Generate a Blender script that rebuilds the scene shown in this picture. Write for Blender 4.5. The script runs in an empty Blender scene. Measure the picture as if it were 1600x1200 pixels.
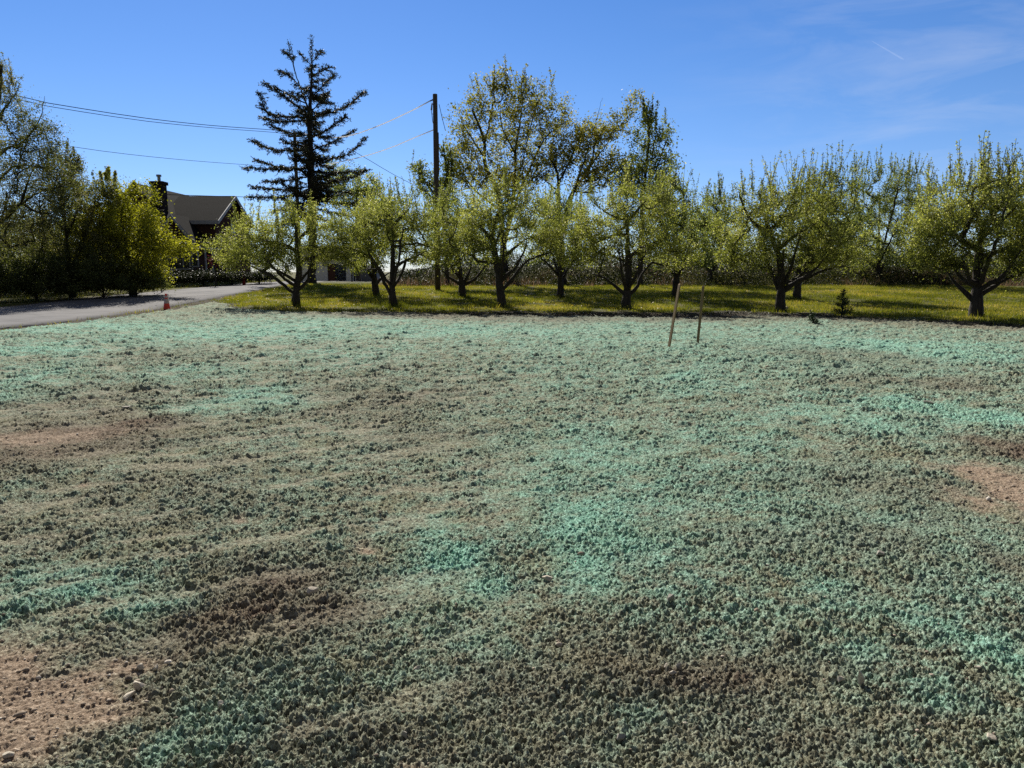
import bpy, math, random
import numpy as np
from math import radians, sin, cos, tan, atan, pi
from mathutils import Vector, Matrix

S = bpy.context.scene
# ------------------------------------------------------------------ camera
F_PX, CAM_Z, HORIZ = 1160.0, 1.60, 425.0          # focal length in photo pixels, eye height, horizon row
PITCH = atan((600 - HORIZ) / F_PX)
cam_d = bpy.data.cameras.new("camera"); cam = bpy.data.objects.new("camera", cam_d)
S.collection.objects.link(cam)
cam.location = (0, 0, CAM_Z); cam.rotation_euler = (pi / 2 - PITCH, 0, 0)
cam_d.sensor_width = 36; cam_d.lens = 36 * F_PX / 1600
cam_d.clip_start = 0.05; cam_d.clip_end = 12000
S.camera = cam
# ------------------------------------------------------------------ light
SUN_AZ, SUN_EL = radians(-18), radians(37)          # azimuth from +Y, negative = left
SUN_STR, SKY_STR, EXPO = 5.0, 0.070, 0.5
sd = bpy.data.lights.new("sun", 'SUN'); sun = bpy.data.objects.new("sun", sd); S.collection.objects.link(sun)
sd.energy = SUN_STR; sd.angle = radians(0.5); sd.color = (1.0, 0.94, 0.84)
sv = Vector((sin(SUN_AZ) * cos(SUN_EL), cos(SUN_AZ) * cos(SUN_EL), sin(SUN_EL)))
sun.rotation_euler = sv.to_track_quat('Z', 'Y').to_euler(); sun.location = sv * 60
W = bpy.data.worlds.new("World"); S.world = W; W.use_nodes = True
nt = W.node_tree; nt.nodes.clear()
def nd(t, ty, **kw):
    n = t.nodes.new(ty)
    for k, v in kw.items():
        if k in n.inputs.keys() if not hasattr(n, k) else False: n.inputs[k].default_value = v
        else: setattr(n, k, v)
    return n
L = nt.links.new
sky = nd(nt, 'ShaderNodeTexSky', sky_type='NISHITA', sun_disc=False, sun_elevation=SUN_EL, sun_rotation=SUN_AZ,
         air_density=1.0, dust_density=0.05, ozone_density=4.0, altitude=200)
hs = nd(nt, 'ShaderNodeHueSaturation'); hs.inputs['Saturation'].default_value = 1.22; hs.inputs['Value'].default_value = 1.0
tint = nd(nt, 'ShaderNodeMix', data_type='RGBA', blend_type='MULTIPLY'); tint.inputs[0].default_value = 1; tint.inputs[7].default_value = (1.0, 0.95, 1.13, 1)
tc = nd(nt, 'ShaderNodeTexCoord')
mp = nd(nt, 'ShaderNodeMapping'); mp.inputs['Scale'].default_value = (2.2, 2.2, 9.0); mp.inputs['Rotation'].default_value = (0, 0.25, 0.3)
no = nd(nt, 'ShaderNodeTexNoise'); no.inputs['Scale'].default_value = 2.6; no.inputs['Detail'].default_value = 9; no.inputs['Roughness'].default_value = 0.62; no.inputs['Distortion'].default_value = 0.6
rp = nd(nt, 'ShaderNodeMapRange'); rp.inputs[1].default_value = 0.42; rp.inputs[2].default_value = 0.78; rp.inputs[3].default_value = 0; rp.inputs[4].default_value = 0.28
sx = nd(nt, 'ShaderNodeSeparateXYZ')
mx = nd(nt, 'ShaderNodeMapRange'); mx.inputs[1].default_value = 0.12; mx.inputs[2].default_value = 0.5; mx.interpolation_type = 'SMOOTHSTEP'
mu = nd(nt, 'ShaderNodeMath', operation='MULTIPLY')
cl = nd(nt, 'ShaderNodeMix', data_type='RGBA'); cl.inputs[7].default_value = (7.0, 7.6, 9.0, 1)
bg = nd(nt, 'ShaderNodeBackground'); bg.inputs[1].default_value = SKY_STR
wo = nd(nt, 'ShaderNodeOutputWorld')
L(sky.outputs[0], hs.inputs['Color']); L(hs.outputs[0], tint.inputs[6]); L(tc.outputs['Generated'], mp.inputs[0]); L(mp.outputs[0], no.inputs[0])
L(no.outputs[0], rp.inputs[0]); L(tc.outputs['Generated'], sx.inputs[0]); L(sx.outputs[0], mx.inputs[0])
L(rp.outputs[0], mu.inputs[0]); L(mx.outputs[0], mu.inputs[1]); L(mu.outputs[0], cl.inputs[0]); L(tint.outputs[2], cl.inputs[6])
hz = nd(nt, 'ShaderNodeMapRange'); hz.inputs[1].default_value = 0.0; hz.inputs[2].default_value = 0.22; hz.interpolation_type = 'SMOOTHSTEP'; L(sx.outputs[2], hz.inputs[0])
hm = nd(nt, 'ShaderNodeMix', data_type='RGBA'); hm.inputs[6].default_value = (0.74, 0.88, 1.06, 1); hm.inputs[7].default_value = (1, 1, 1, 1); L(hz.outputs[0], hm.inputs[0])
hx = nd(nt, 'ShaderNodeMix', data_type='RGBA', blend_type='MULTIPLY'); hx.inputs[0].default_value = 1; L(cl.outputs[2], hx.inputs[6]); L(hm.outputs[2], hx.inputs[7])
# unseen pale overcast added overhead and behind the viewer to neutralise blue fill
ov = nd(nt, 'ShaderNodeMapRange'); ov.inputs[1].default_value = 0.50; ov.inputs[2].default_value = 0.85; ov.interpolation_type = 'SMOOTHSTEP'; L(sx.outputs[2], ov.inputs[0])
ob_ = nd(nt, 'ShaderNodeMapRange'); ob_.inputs[1].default_value = 0.0; ob_.inputs[2].default_value = -0.5; ob_.interpolation_type = 'SMOOTHSTEP'; L(sx.outputs[1], ob_.inputs[0])
om = nd(nt, 'ShaderNodeMath', operation='MAXIMUM'); L(ov.outputs[0], om.inputs[0]); L(ob_.outputs[0], om.inputs[1])
oq = nd(nt, 'ShaderNodeMath', operation='MULTIPLY'); oq.inputs[1].default_value = 0.85; L(om.outputs[0], oq.inputs[0])
oc_ = nd(nt, 'ShaderNodeMix', data_type='RGBA'); oc_.inputs[7].default_value = (1.3, 1.25, 1.25, 1); L(oq.outputs[0], oc_.inputs[0]); L(hx.outputs[2], oc_.inputs[6])
L(oc_.outputs[2], bg.inputs[0]); L(bg.outputs[0], wo.inputs[0])
S.view_settings.view_transform = 'Standard'; S.view_settings.look = 'None'; S.view_settings.exposure = EXPO; S.view_settings.gamma = 1
S.render.engine = 'CYCLES'
S.cycles.max_bounces = 6; S.cycles.diffuse_bounces = 3; S.cycles.glossy_bounces = 2; S.cycles.transmission_bounces = 4; S.cycles.transparent_max_bounces = 6
S.cycles.use_denoising = False; S.cycles.use_adaptive_sampling = False

# ------------------------------------------------------------------ helpers
def at(px, py, Y):
    """world point on the ray through photo pixel (px,py) at world depth y = Y"""
    u, v = (px - 800) / F_PX, (600 - py) / F_PX
    dy = cos(PITCH) + v * sin(PITCH); dz = -sin(PITCH) + v * cos(PITCH)
    t = Y / dy
    return Vector((u * t, Y, CAM_Z + dz * t))
def ss(a, b, x):
    t = np.clip((x - a) / (b - a), 0, 1); return t * t * (3 - 2 * t)
def _h(ix, iy, s):
    h = (ix.astype(np.int64) * 374761393 + iy.astype(np.int64) * 668265263 + s * 1274126177) & 0xffffffff
    h = ((h ^ (h >> 13)) * 1274126177) & 0xffffffff
    return (h ^ (h >> 16)) & 0xffffffff
def vnoise(x, y, s=0):
    ix, iy = np.floor(x), np.floor(y); fx, fy = x - ix, y - iy
    fx, fy = fx * fx * (3 - 2 * fx), fy * fy * (3 - 2 * fy)
    g = lambda a, b: _h(ix + a, iy + b, s) / 4294967295.0
    return (g(0, 0) * (1 - fx) + g(1, 0) * fx) * (1 - fy) + (g(0, 1) * (1 - fx) + g(1, 1) * fx) * fy
def fbm(x, y, o=4, s=0, g=0.5):
    r = 0; a = 1; t = 0
    for k in range(o):
        r = r + a * vnoise(x * 2 ** k + 17.3 * k, y * 2 ** k - 9.1 * k, s + k); t += a; a *= g
    return r / t
def lumps(x, y, s, dens=1.0):
    """rounded clods: max over cells of a paraboloid"""
    ix, iy = np.floor(x), np.floor(y); best = np.zeros_like(x)
    for a in (-1, 0, 1):
        for b in (-1, 0, 1):
            cx, cy = ix + a, iy + b
            h1 = _h(cx, cy, s); h2 = _h(cx, cy, s + 101); h3 = _h(cx, cy, s + 202)
            px = cx + (h1 & 0xffff) / 65535.0; py = cy + (h1 >> 16) / 65535.0
            r = 0.35 + 0.55 * (h2 & 0xffff) / 65535.0
            k = ((h3 & 0xffff) / 65535.0 < dens)
            d = ((x - px) ** 2 + (y - py) ** 2) / (r * r)
            best = np.maximum(best, np.where(k & (d < 1), r * np.sqrt(np.clip(1 - d, 0, 1)), 0))
    return best
def H(x, y):
    """terrain height"""
    x = np.asarray(x, float); y = np.asarray(y, float)
    h = 0.03 * np.clip(y - 32, 0, 26) + 0.0
    h = h - 0.015 * np.clip(y - 64, 0, 25)
    h = h + 1.25 * ss(53.5, 58.5, y + 1.2 * (vnoise(x * .25, y * 0, 5) - .5)) * ss(-10, -3, x) * (1 - ss(75, 90, y))
    h = h + 0.07 * (fbm(x * .35, y * .35, 3, 3) - 0.5) * ss(3, 7, y)
    h = h + 0.10 * np.exp(-(((x - 3.6) / 2.4) ** 2 + ((y - 15.2) / 2.2) ** 2))
    return h
def Hs(x, y): return float(H(np.array([x]), np.array([y]))[0])
def ground(px, py):
    Y = 10.0
    lo, hi = 1.0, 200.0
    prev = None
    for Yt in np.exp(np.linspace(math.log(1.5), math.log(200), 700)):
        p = at(px, py, Yt)
        if p.z <= Hs(p.x, Yt):
            lo = prev or Yt; hi = Yt; break
        prev = Yt
    for _ in range(18):
        m = (lo + hi) / 2; p = at(px, py, m)
        if p.z <= Hs(p.x, m): hi = m
        else: lo = m
    p = at(px, py, hi); return Vector((p.x, p.y, Hs(p.x, p.y)))
def mesh(name, V, Fc, mat=None, smooth=False, parent=None, attrs=None):
    """V Nx3; Fc = array Mxk (uniform) or list of tuples"""
    m = bpy.data.meshes.new(name)
    V = np.asarray(V, np.float32)
    if isinstance(Fc, np.ndarray):
        k = Fc.shape[1]
        m.vertices.add(len(V)); m.vertices.foreach_set('co', V.ravel())
        m.loops.add(Fc.size); m.loops.foreach_set('vertex_index', Fc.astype(np.int32).ravel())
        m.polygons.add(len(Fc)); m.polygons.foreach_set('loop_start', np.arange(0, Fc.size, k, dtype=np.int32))
        m.update(calc_edges=True)
    else:
        m.from_pydata([tuple(map(float, v)) for v in V], [], Fc); m.update()
    if smooth: m.polygons.foreach_set('use_smooth', np.ones(len(m.polygons), bool))
    if attrs:
        for an, (ty, dom, arr) in attrs.items():
            a = m.attributes.new(an, ty, dom)
            a.data.foreach_set('color' if ty == 'FLOAT_COLOR' else 'value', np.asarray(arr, np.float32).ravel())
    if mat: m.materials.append(mat)
    o = bpy.data.objects.new(name, m); S.collection.objects.link(o)
    if parent: o.parent = parent
    return o
def tag(o, label=None, cat=None, group=None, kind=None):
    if label: o['label'] = label
    if cat: o['category'] = cat
    if group: o['group'] = group
    if kind: o['kind'] = kind
    return o
def empty(name, loc, rz=0):
    o = bpy.data.objects.new(name, None); S.collection.objects.link(o); o.location = loc; o.rotation_euler.z = rz
    o.empty_display_size = 0.3; return o
class MB:
    """collects pieces into one mesh"""
    def __init__(s): s.v = []; s.f = []
    def add(s, V, Fs):
        b = len(s.v); s.v += [tuple(v) for v in V]; s.f += [tuple(i + b for i in f) for f in Fs]; return s
    def box(s, x0, x1, y0, y1, z0, z1, M=None, taper=0):
        t = taper
        V = [Vector(p) for p in ((x0, y0, z0), (x1, y0, z0), (x1, y1, z0), (x0, y1, z0), (x0 + t, y0 + t, z1), (x1 - t, y0 + t, z1), (x1 - t, y1 - t, z1), (x0 + t, y1 - t, z1))]
        if M: V = [M @ v for v in V]
        return s.add(V, [(0, 3, 2, 1), (4, 5, 6, 7), (0, 1, 5, 4), (1, 2, 6, 5), (2, 3, 7, 6), (3, 0, 4, 7)])
    def tube(s, pts, rad, n=8, caps=True):
        pts = [Vector(p) for p in pts]
        if not hasattr(rad, '__len__'): rad = [rad] * len(pts)
        b = len(s.v); up = None
        for i, p in enumerate(pts):
            d = (pts[min(i + 1, len(pts) - 1)] - pts[max(i - 1, 0)]).normalized()
            if up is None: up = Vector((1, 0, 0)) if abs(d.x) < .8 else Vector((0, 1, 0))
            a = (up - d * up.dot(d)).normalized(); c = d.cross(a); up = a
            for k in range(n):
                t = 2 * pi * k / n; s.v.append(tuple(p + (a * cos(t) + c * sin(t)) * rad[i]))
        for i in range(len(pts) - 1):
            for k in range(n):
                k2 = (k + 1) % n; s.f.append((b + i * n + k, b + i * n + k2, b + (i + 1) * n + k2, b + (i + 1) * n + k))
        if caps:
            s.f.append(tuple(b + k for k in range(n))[::-1]); s.f.append(tuple(b + (len(pts) - 1) * n + k for k in range(n)))
        return s
    def build(s, name, mat, parent=None, smooth=False, bevel=0):
        o = mesh(name, s.v, s.f, mat, smooth, parent)
        if bevel:
            m = o.modifiers.new('bevel', 'BEVEL'); m.width = bevel; m.segments = 2; m.limit_method = 'ANGLE'
        return o

# ------------------------------------------------------------------ materials
def mat(name):
    m = bpy.data.materials.new(name); m.use_nodes = True; t = m.node_tree
    return m, t, t.nodes['Principled BSDF'], t.nodes['Material Output']
def simple(name, c1, c2=None, rough=.85, scale=8, bump=0.0, bscale=None, spec=.3, metal=0, coord='Object', stretch=None, detail=8):
    m, t, b, o = mat(name); l = t.links.new
    b.inputs['Roughness'].default_value = rough; b.inputs['Specular IOR Level'].default_value = spec; b.inputs['Metallic'].default_value = metal
    c2 = c2 or tuple(x * .75 for x in c1)
    tc = nd(t, 'ShaderNodeTexCoord'); mp = nd(t, 'ShaderNodeMapping'); l(tc.outputs[coord], mp.inputs[0])
    if stretch: mp.inputs['Scale'].default_value = stretch
    n = nd(t, 'ShaderNodeTexNoise'); n.inputs['Scale'].default_value = scale; n.inputs['Detail'].default_value = detail; n.inputs['Roughness'].default_value = .65
    l(mp.outputs[0], n.inputs[0])
    r = nd(t, 'ShaderNodeMapRange'); r.inputs[1].default_value = .35; r.inputs[2].default_value = .65; l(n.outputs[0], r.inputs[0])
    x = nd(t, 'ShaderNodeMix', data_type='RGBA'); x.inputs[6].default_value = (*c1, 1); x.inputs[7].default_value = (*c2, 1)
    l(r.outputs[0], x.inputs[0]); l(x.outputs[2], b.inputs['Base Color'])
    if bump:
        n2 = nd(t, 'ShaderNodeTexNoise'); n2.inputs['Scale'].default_value = bscale or scale * 3; n2.inputs['Detail'].default_value = 6; l(mp.outputs[0], n2.inputs[0])
        bp = nd(t, 'ShaderNodeBump'); bp.inputs['Strength'].default_value = 1; bp.inputs['Distance'].default_value = bump
        l(n2.outputs[0], bp.inputs['Height']); l(bp.outputs[0], b.inputs['Normal'])
    return m
def ramp(t, stops):
    r = nd(t, 'ShaderNodeValToRGB'); e = r.color_ramp.elements
    while len(e) > len(stops): e.remove(e[-1])
    while len(e) < len(stops): e.new(1.0)
    for el, (p, c) in zip(e, stops): el.position = p; el.color = (*c, 1)
    return r
def leafmat(name, stops, trans=.45, tcol=(1.25, 1.3, .6), rough=.55, spec=.25):
    m, t, b, o = mat(name); l = t.links.new
    a = nd(t, 'ShaderNodeAttribute', attribute_name='rnd'); r = ramp(t, stops); l(a.outputs['Fac'], r.inputs[0])
    l(r.outputs[0], b.inputs['Base Color']); b.inputs['Roughness'].default_value = rough; b.inputs['Specular IOR Level'].default_value = spec
    if trans > 0:
        tr = nd(t, 'ShaderNodeBsdfTranslucent'); mc = nd(t, 'ShaderNodeMix', data_type='RGBA', blend_type='MULTIPLY'); mc.inputs[0].default_value = 1
        mc.inputs[7].default_value = (*tcol, 1); l(r.outputs[0], mc.inputs[6]); l(mc.outputs[2], tr.inputs[0])
        ms = nd(t, 'ShaderNodeMixShader'); ms.inputs[0].default_value = trans; l(b.outputs[0], ms.inputs[1]); l(tr.outputs[0], ms.inputs[2]); l(ms.outputs[0], o.inputs[0])
    return m
# leaves (base colours are reflectances)
BL = (.62, .58, .52)
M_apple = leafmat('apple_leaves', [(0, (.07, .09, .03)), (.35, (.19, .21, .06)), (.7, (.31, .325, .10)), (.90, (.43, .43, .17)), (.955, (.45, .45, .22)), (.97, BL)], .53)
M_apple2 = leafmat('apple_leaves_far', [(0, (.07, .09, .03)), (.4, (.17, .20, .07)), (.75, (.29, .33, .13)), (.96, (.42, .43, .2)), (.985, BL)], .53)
M_gold = leafmat('bronze_leaves', [(0, (.07, .075, .02)), (.35, (.18, .185, .045)), (.7, (.30, .30, .075)), (1, (.42, .37, .13))], .55, (1.2, 1.2, .6))
M_green = leafmat('green_leaves', [(0, (.06, .075, .02)), (.5, (.16, .185, .05)), (1, (.30, .32, .11))], .5)
M_yellow = leafmat('yellow_green_leaves', [(0, (.09, .10, .014)), (.45, (.23, .24, .03)), (.8, (.36, .36, .05)), (1, (.46, .44, .08))], .56, (1.25, 1.25, .5))
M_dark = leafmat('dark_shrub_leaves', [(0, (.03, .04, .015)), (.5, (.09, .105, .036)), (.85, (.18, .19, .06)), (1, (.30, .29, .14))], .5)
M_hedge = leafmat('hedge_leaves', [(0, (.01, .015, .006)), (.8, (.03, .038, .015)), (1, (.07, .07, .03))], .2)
M_willow = leafmat('willow_leaves', [(0, (.055, .065, .03)), (.5, (.14, .15, .065)), (.85, (.24, .24, .11)), (1, (.32, .26, .15))], .5)
M_red = leafmat('red_leaves', [(0, (.06, .015, .015)), (1, (.22, .08, .08))], .4, (1.2, .8, .8))
M_needle = leafmat('spruce_needles', [(0, (.018, .022, .013)), (.6, (.045, .048, .028)), (1, (.11, .095, .055))], .2)
M_fir = leafmat('fir_needles', [(0, (.015, .03, .015)), (1, (.06, .09, .04))], .15)
M_grass = leafmat('grass_blades', [(0, (.06, .075, .012)), (.4, (.145, .17, .024)), (.75, (.26, .265, .04)), (.93, (.38, .33, .07)), (1, (.42, .35, .16))], .5, (1.25, 1.2, .5))
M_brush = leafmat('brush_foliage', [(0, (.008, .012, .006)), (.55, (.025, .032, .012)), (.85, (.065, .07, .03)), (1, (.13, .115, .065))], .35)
M_dry = leafmat('dry_stems', [(0, (.12, .07, .045)), (.6, (.27, .18, .12)), (1, (.38, .29, .2))], .3, (1.1, 1, .9))
M_dand = leafmat('dandelion_heads', [(0, (.6, .42, .02)), (1, (.75, .62, .25))], .3, (1, 1, .6))
M_bark = simple('apple_bark', (.065, .055, .048), (.022, .019, .017), scale=14, bump=.02, bscale=30, stretch=(1, 1, .35))
M_barkd = simple('dark_bark', (.05, .042, .037), (.02, .018, .016), scale=10, bump=.02, bscale=25, stretch=(1, 1, .3))
M_wood = simple('stake_wood', (.24, .155, .07), (.13, .085, .04), scale=30, stretch=(6, 6, 1), bump=.002, bscale=60)
M_pole = simple('weathered_pole', (.11, .085, .065), (.055, .043, .035), scale=6, stretch=(6, 6, .5), bump=.01, bscale=20)
M_black = simple('black_rubber', (.02, .02, .02), rough=.6)
M_orange = simple('cone_orange', (.75, .07, .03), (.55, .05, .03), rough=.45, scale=12)
M_refl = simple('cone_band', (.50, .40, .38), (.36, .28, .27), rough=.4, scale=20)
M_white = simple('white_paint', (.78, .78, .76), (.66, .66, .64), rough=.6, scale=3)
M_dull = simple('white_trim', (.36, .37, .39), (.26, .27, .29), rough=.6, scale=5)
M_metal = simple('grey_metal', (.32, .33, .34), (.22, .23, .24), rough=.45, metal=.6, scale=20)
M_hyd = simple('hydrant_red', (.38, .03, .03), (.25, .02, .02), rough=.5, scale=20)
M_wire = simple('wire', (.035, .035, .04), rough=1, spec=0)
M_wirel = leafmat('painted_wire_glint', [(0, (.95, .95, .95)), (1, (.95, .95, .95))], .75, (1, 1, 1))  # white translucent colour paints the sun glint along these wires
M_glass = simple('window_glass', (.03, .035, .045), rough=.08, spec=.8)
M_stone = simple('pale_stone', (.56, .50, .39), (.36, .31, .24), scale=25, bump=.004, bscale=60)
M_stoned = simple('grey_stone', (.36, .33, .27), (.22, .20, .165), scale=25, bump=.004, bscale=60)
M_contrail, t, b, o = mat('contrail_vapour'); t.nodes.remove(b)
q1 = nd(t, 'ShaderNodeBsdfTranslucent'); q1.inputs[0].default_value = (1, 1, 1, 1); q2 = nd(t, 'ShaderNodeBsdfTransparent'); q3 = nd(t, 'ShaderNodeMixShader'); q3.inputs[0].default_value = .02
t.links.new(q2.outputs[0], q3.inputs[1]); t.links.new(q1.outputs[0], q3.inputs[2]); t.links.new(q3.outputs[0], o.inputs[0])
# roof shingles and brick
def brickmat(name, a, b_, mortar, sc, rw=.5, rh=.25, ms=.02, bump=.01):
    m, t, b, o = mat(name); l = t.links.new
    g = nd(t, 'ShaderNodeTexCoord'); se = nd(t, 'ShaderNodeSeparateXYZ'); l(g.outputs['Object'], se.inputs[0])
    ad = nd(t, 'ShaderNodeMath', operation='ADD'); l(se.outputs[0], ad.inputs[0]); l(se.outputs[1], ad.inputs[1])
    cb = nd(t, 'ShaderNodeCombineXYZ'); l(ad.outputs[0], cb.inputs[0]); l(se.outputs[2], cb.inputs[1])
    k = nd(t, 'ShaderNodeTexBrick'); k.inputs['Scale'].default_value = sc; k.inputs['Color1'].default_value = (*a, 1); k.inputs['Color2'].default_value = (*b_, 1); k.inputs['Mortar'].default_value = (*mortar, 1)
    k.inputs['Mortar Size'].default_value = ms; k.inputs['Brick Width'].default_value = rw; k.inputs['Row Height'].default_value = rh; l(cb.outputs[0], k.inputs[0])
    n = nd(t, 'ShaderNodeTexNoise'); n.inputs['Scale'].default_value = 1.2; n.inputs['Detail'].default_value = 8; l(g.outputs['Object'], n.inputs[0])
    r = nd(t, 'ShaderNodeMapRange'); r.inputs[1].default_value = .3; r.inputs[2].default_value = .7; r.inputs[3].default_value = .7; r.inputs[4].default_value = 1.25; l(n.outputs[0], r.inputs[0])
    x = nd(t, 'ShaderNodeMix', data_type='RGBA', blend_type='MULTIPLY'); x.inputs[0].default_value = 1; l(k.outputs[0], x.inputs[6]); l(r.outputs[0], x.inputs[7]); l(x.outputs[2], b.inputs['Base Color'])
    b.inputs['Roughness'].default_value = .95; b.inputs['Specular IOR Level'].default_value = .05
    bp = nd(t, 'ShaderNodeBump'); bp.inputs['Distance'].default_value = bump; l(k.outputs['Fac'], bp.inputs['Height']); bp.invert = True; l(bp.outputs[0], b.inputs['Normal'])
    return m
M_shingle = brickmat('roof_shingles', (.013, .0128, .014), (.009, .009, .010), (.006, .006, .0065), 2.2)
M_brick = brickmat('house_brick', (.09, .04, .032), (.065, .03, .025), (.06, .05, .045), 4.5)
M_chim = brickmat('chimney_brick', (.05, .035, .033), (.035, .025, .025), (.03, .028, .027), 5)

# ------------------------------------------------------------------ trees
def polyline(pts, step=.18, wob=0, rng=None):
    pts = [np.array(p, float) for p in pts]
    out = [pts[0]]
    for i in range(len(pts) - 1):
        p0 = pts[max(i - 1, 0)]; p1 = pts[i]; p2 = pts[i + 1]; p3 = pts[min(i + 2, len(pts) - 1)]
        n = max(1, int(np.linalg.norm(p2 - p1) / step))
        for k in range(1, n + 1):
            t = k / n
            q = .5 * (2 * p1 + (p2 - p0) * t + (2 * p0 - 5 * p1 + 4 * p2 - p3) * t * t + (3 * p1 - p0 - 3 * p2 + p3) * t ** 3)
            if wob and k < n: q = q + rng.normal(0, wob, 3)
            out.append(q)
    return np.array(out)
class Tree:
    def __init__(s, seed): s.P = []; s.par = []; s.rng = np.random.default_rng(seed); s.twigs = []; s.tipn = []; s.lm = []
    def chain(s, pts, par, add_first=False):
        if add_first: s.P.append(pts[0]); s.par.append(par); par = len(s.P) - 1
        for p in pts[1:]:
            s.P.append(np.array(p)); s.par.append(par); par = len(s.P) - 1
        return par
    def trunk(s, pts, wob=.012):
        s.chain(polyline(pts, .18, wob, s.rng), -1, True); s.ntr = len(s.P)
    def limb(s, pts, wob=.02):
        A = np.array(s.P); d = ((A - np.array(pts[0])) ** 2).sum(1); i = int(d.argmin())
        pts = [A[i]] + [np.array(p) for p in pts[1:]]
        i0 = len(s.P); s.chain(polyline(pts, .18, wob, s.rng), i); s.lm.append((i0, len(s.P)))
    def fill(s, blobs, n, fork_z, gap=.42, up=.35, shell=.45, sc=1.9):
        rng = s.rng; vols = np.array([b[3] * b[4] * b[5] for b in blobs]) ** .72; T = []
        while len(T) < n:
            b = blobs[rng.choice(len(blobs), p=vols / vols.sum())]
            d = rng.normal(size=3); d /= np.linalg.norm(d)
            r = rng.random() ** shell
            p = np.array(b[:3]) + d * np.array(b[3:6]) * r
            g = fbm(np.array([p[0] * sc + p[1] * .7]), np.array([p[2] * sc + p[1] * .9]), 2, 77)[0]
            if g < gap and rng.random() < .75: continue
            if p[2] < .5: continue
            T.append(p)
        T = np.array(T); base = np.array(s.P[min(len(s.P) - 1, s.ntr - 1)]); c0 = np.array(s.P[0]).copy(); c0[2] = fork_z
        T = T[np.argsort(np.linalg.norm(T - c0, axis=1))]
        cap = len(s.P) + n * 12 + 10; A = np.zeros((cap, 3)); A[:len(s.P)] = np.array(s.P); N = len(s.P)
        for tpt in T:
            Q = A[:N]; D = Q - tpt; d = np.sqrt((D ** 2).sum(1)); cost = d + up * np.clip(Q[:, 2] - tpt[2], 0, None) * 1.5 + np.where(Q[:, 2] < fork_z, 3, 0)
            i = int(cost.argmin()); a = Q[i].copy(); L_ = d[i]
            if L_ < .05: continue
            m = max(2, min(11, int(math.ceil(L_ / .22))))
            t = np.linspace(0, 1, m + 1)[1:, None]
            side = rng.normal(0, .10 * L_, 3); side[2] = abs(side[2]) * .3 - .06 * L_
            pts = a + (tpt - a) * t + side * np.sin(t * pi) + rng.normal(0, .02, (m, 3)) * (1 - t)
            par = i; k0 = N
            for q in pts:
                s.P.append(q); s.par.append(par); A[N] = q; par = N; N += 1
            s.tipn.append(par)
            s.twigs.append((a if m < 3 else pts[max(0, m // 3 - 1)], tpt, L_))
            if m >= 4: s.twigs[-1] = (pts[m // 3], tpt, L_)
    def shoots(s, n, zmin, lo=.5, hi=1.2, lean=.16, xs=None):
        rng = s.rng; tips = [i for i in s.tipn if s.P[i][2] > zmin]
        if not tips: return
        w = np.array([(s.P[i][2] - zmin + .1) ** 2 for i in tips]); w /= w.sum()
        s.sh = []
        for i in rng.choice(tips, n, p=w):
            a = np.array(s.P[i]); ln = rng.uniform(lo, hi); d = np.array([rng.normal(0, lean), rng.normal(0, lean), 1.0]); d /= np.linalg.norm(d)
            k = 4; pts = [a + d * ln * (j / k) + rng.normal(0, .015, 3) for j in range(1, k + 1)]
            s.chain([a] + pts, i); s.tipn.append(len(s.P) - 1)
            s.sh.append((a, pts[-1], ln))
    def wood(s, mat_, parent, R, tip=.006, n=7, flare=1.25, limb=0):
        P = np.array(s.P); par = np.array(s.par); N = len(P)
        cnt = np.zeros(N); has = np.zeros(N, bool); has[par[par >= 0]] = True; cnt[~has] = 1
        for i in range(N - 1, 0, -1):
            if par[i] >= 0: cnt[par[i]] += cnt[i]
        a = math.log(R / tip) / math.log(max(cnt[0], 2)); r = tip * cnt ** a
        if limb:
            for i0, i1 in s.lm:
                if i1 - i0 > 3: r[i0:i1] = np.maximum(r[i0:i1], R * limb * np.linspace(1, .2 if limb > .4 else .06, i1 - i0))
            r[:s.ntr] = np.maximum(r[:s.ntr], R * np.linspace(.95, .3, s.ntr))
        z = P[:, 2]; r = r * np.where(np.arange(N) < s.ntr, 1 + (flare - 1) * np.exp(-z / .25), 1)
        r = r * (1 + .12 * (vnoise(P[:, 0] * 5 + z * 4, P[:, 1] * 5, 9) - .5) * 2)
        c = np.where(par >= 0)[0]; p = par[c]
        d = P[c] - P[p]; d /= (np.linalg.norm(d, axis=1, keepdims=True) + 1e-9)
        dirn = np.zeros((N, 3)); dirn[c] = d; dirn[0] = (0, 0, 1)
        first = np.concatenate([[True], p[1:] != c[:-1]])         # starts a new chain
        same = ~first
        da = np.where(same[:, None], dirn[p], d); ra = np.where(same, r[p], np.minimum(r[p], r[c] * 1.35))
        ref = np.array([.86, .5, .08])
        def ring(C, D, Rr):
            u = ref - D * (D @ ref)[:, None]; u /= (np.linalg.norm(u, axis=1, keepdims=True) + 1e-9); v = np.cross(D, u)
            th = np.arange(n) * 2 * pi / n
            return C[:, None, :] + Rr[:, None, None] * (u[:, None, :] * np.cos(th)[None, :, None] + v[:, None, :] * np.sin(th)[None, :, None])
        A = ring(P[p], da, ra); B = ring(P[c], d, r[c]); M = len(c)
        V = np.concatenate([A, B], 1).reshape(-1, 3)
        k = np.arange(n); k2 = (k + 1) % n
        Fq = np.stack([k, k2, n + k2, n + k], 1)[None] + (np.arange(M) * 2 * n)[:, None, None]
        return mesh('trunk', V, Fq.reshape(-1, 4), mat_, True, parent)
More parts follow.
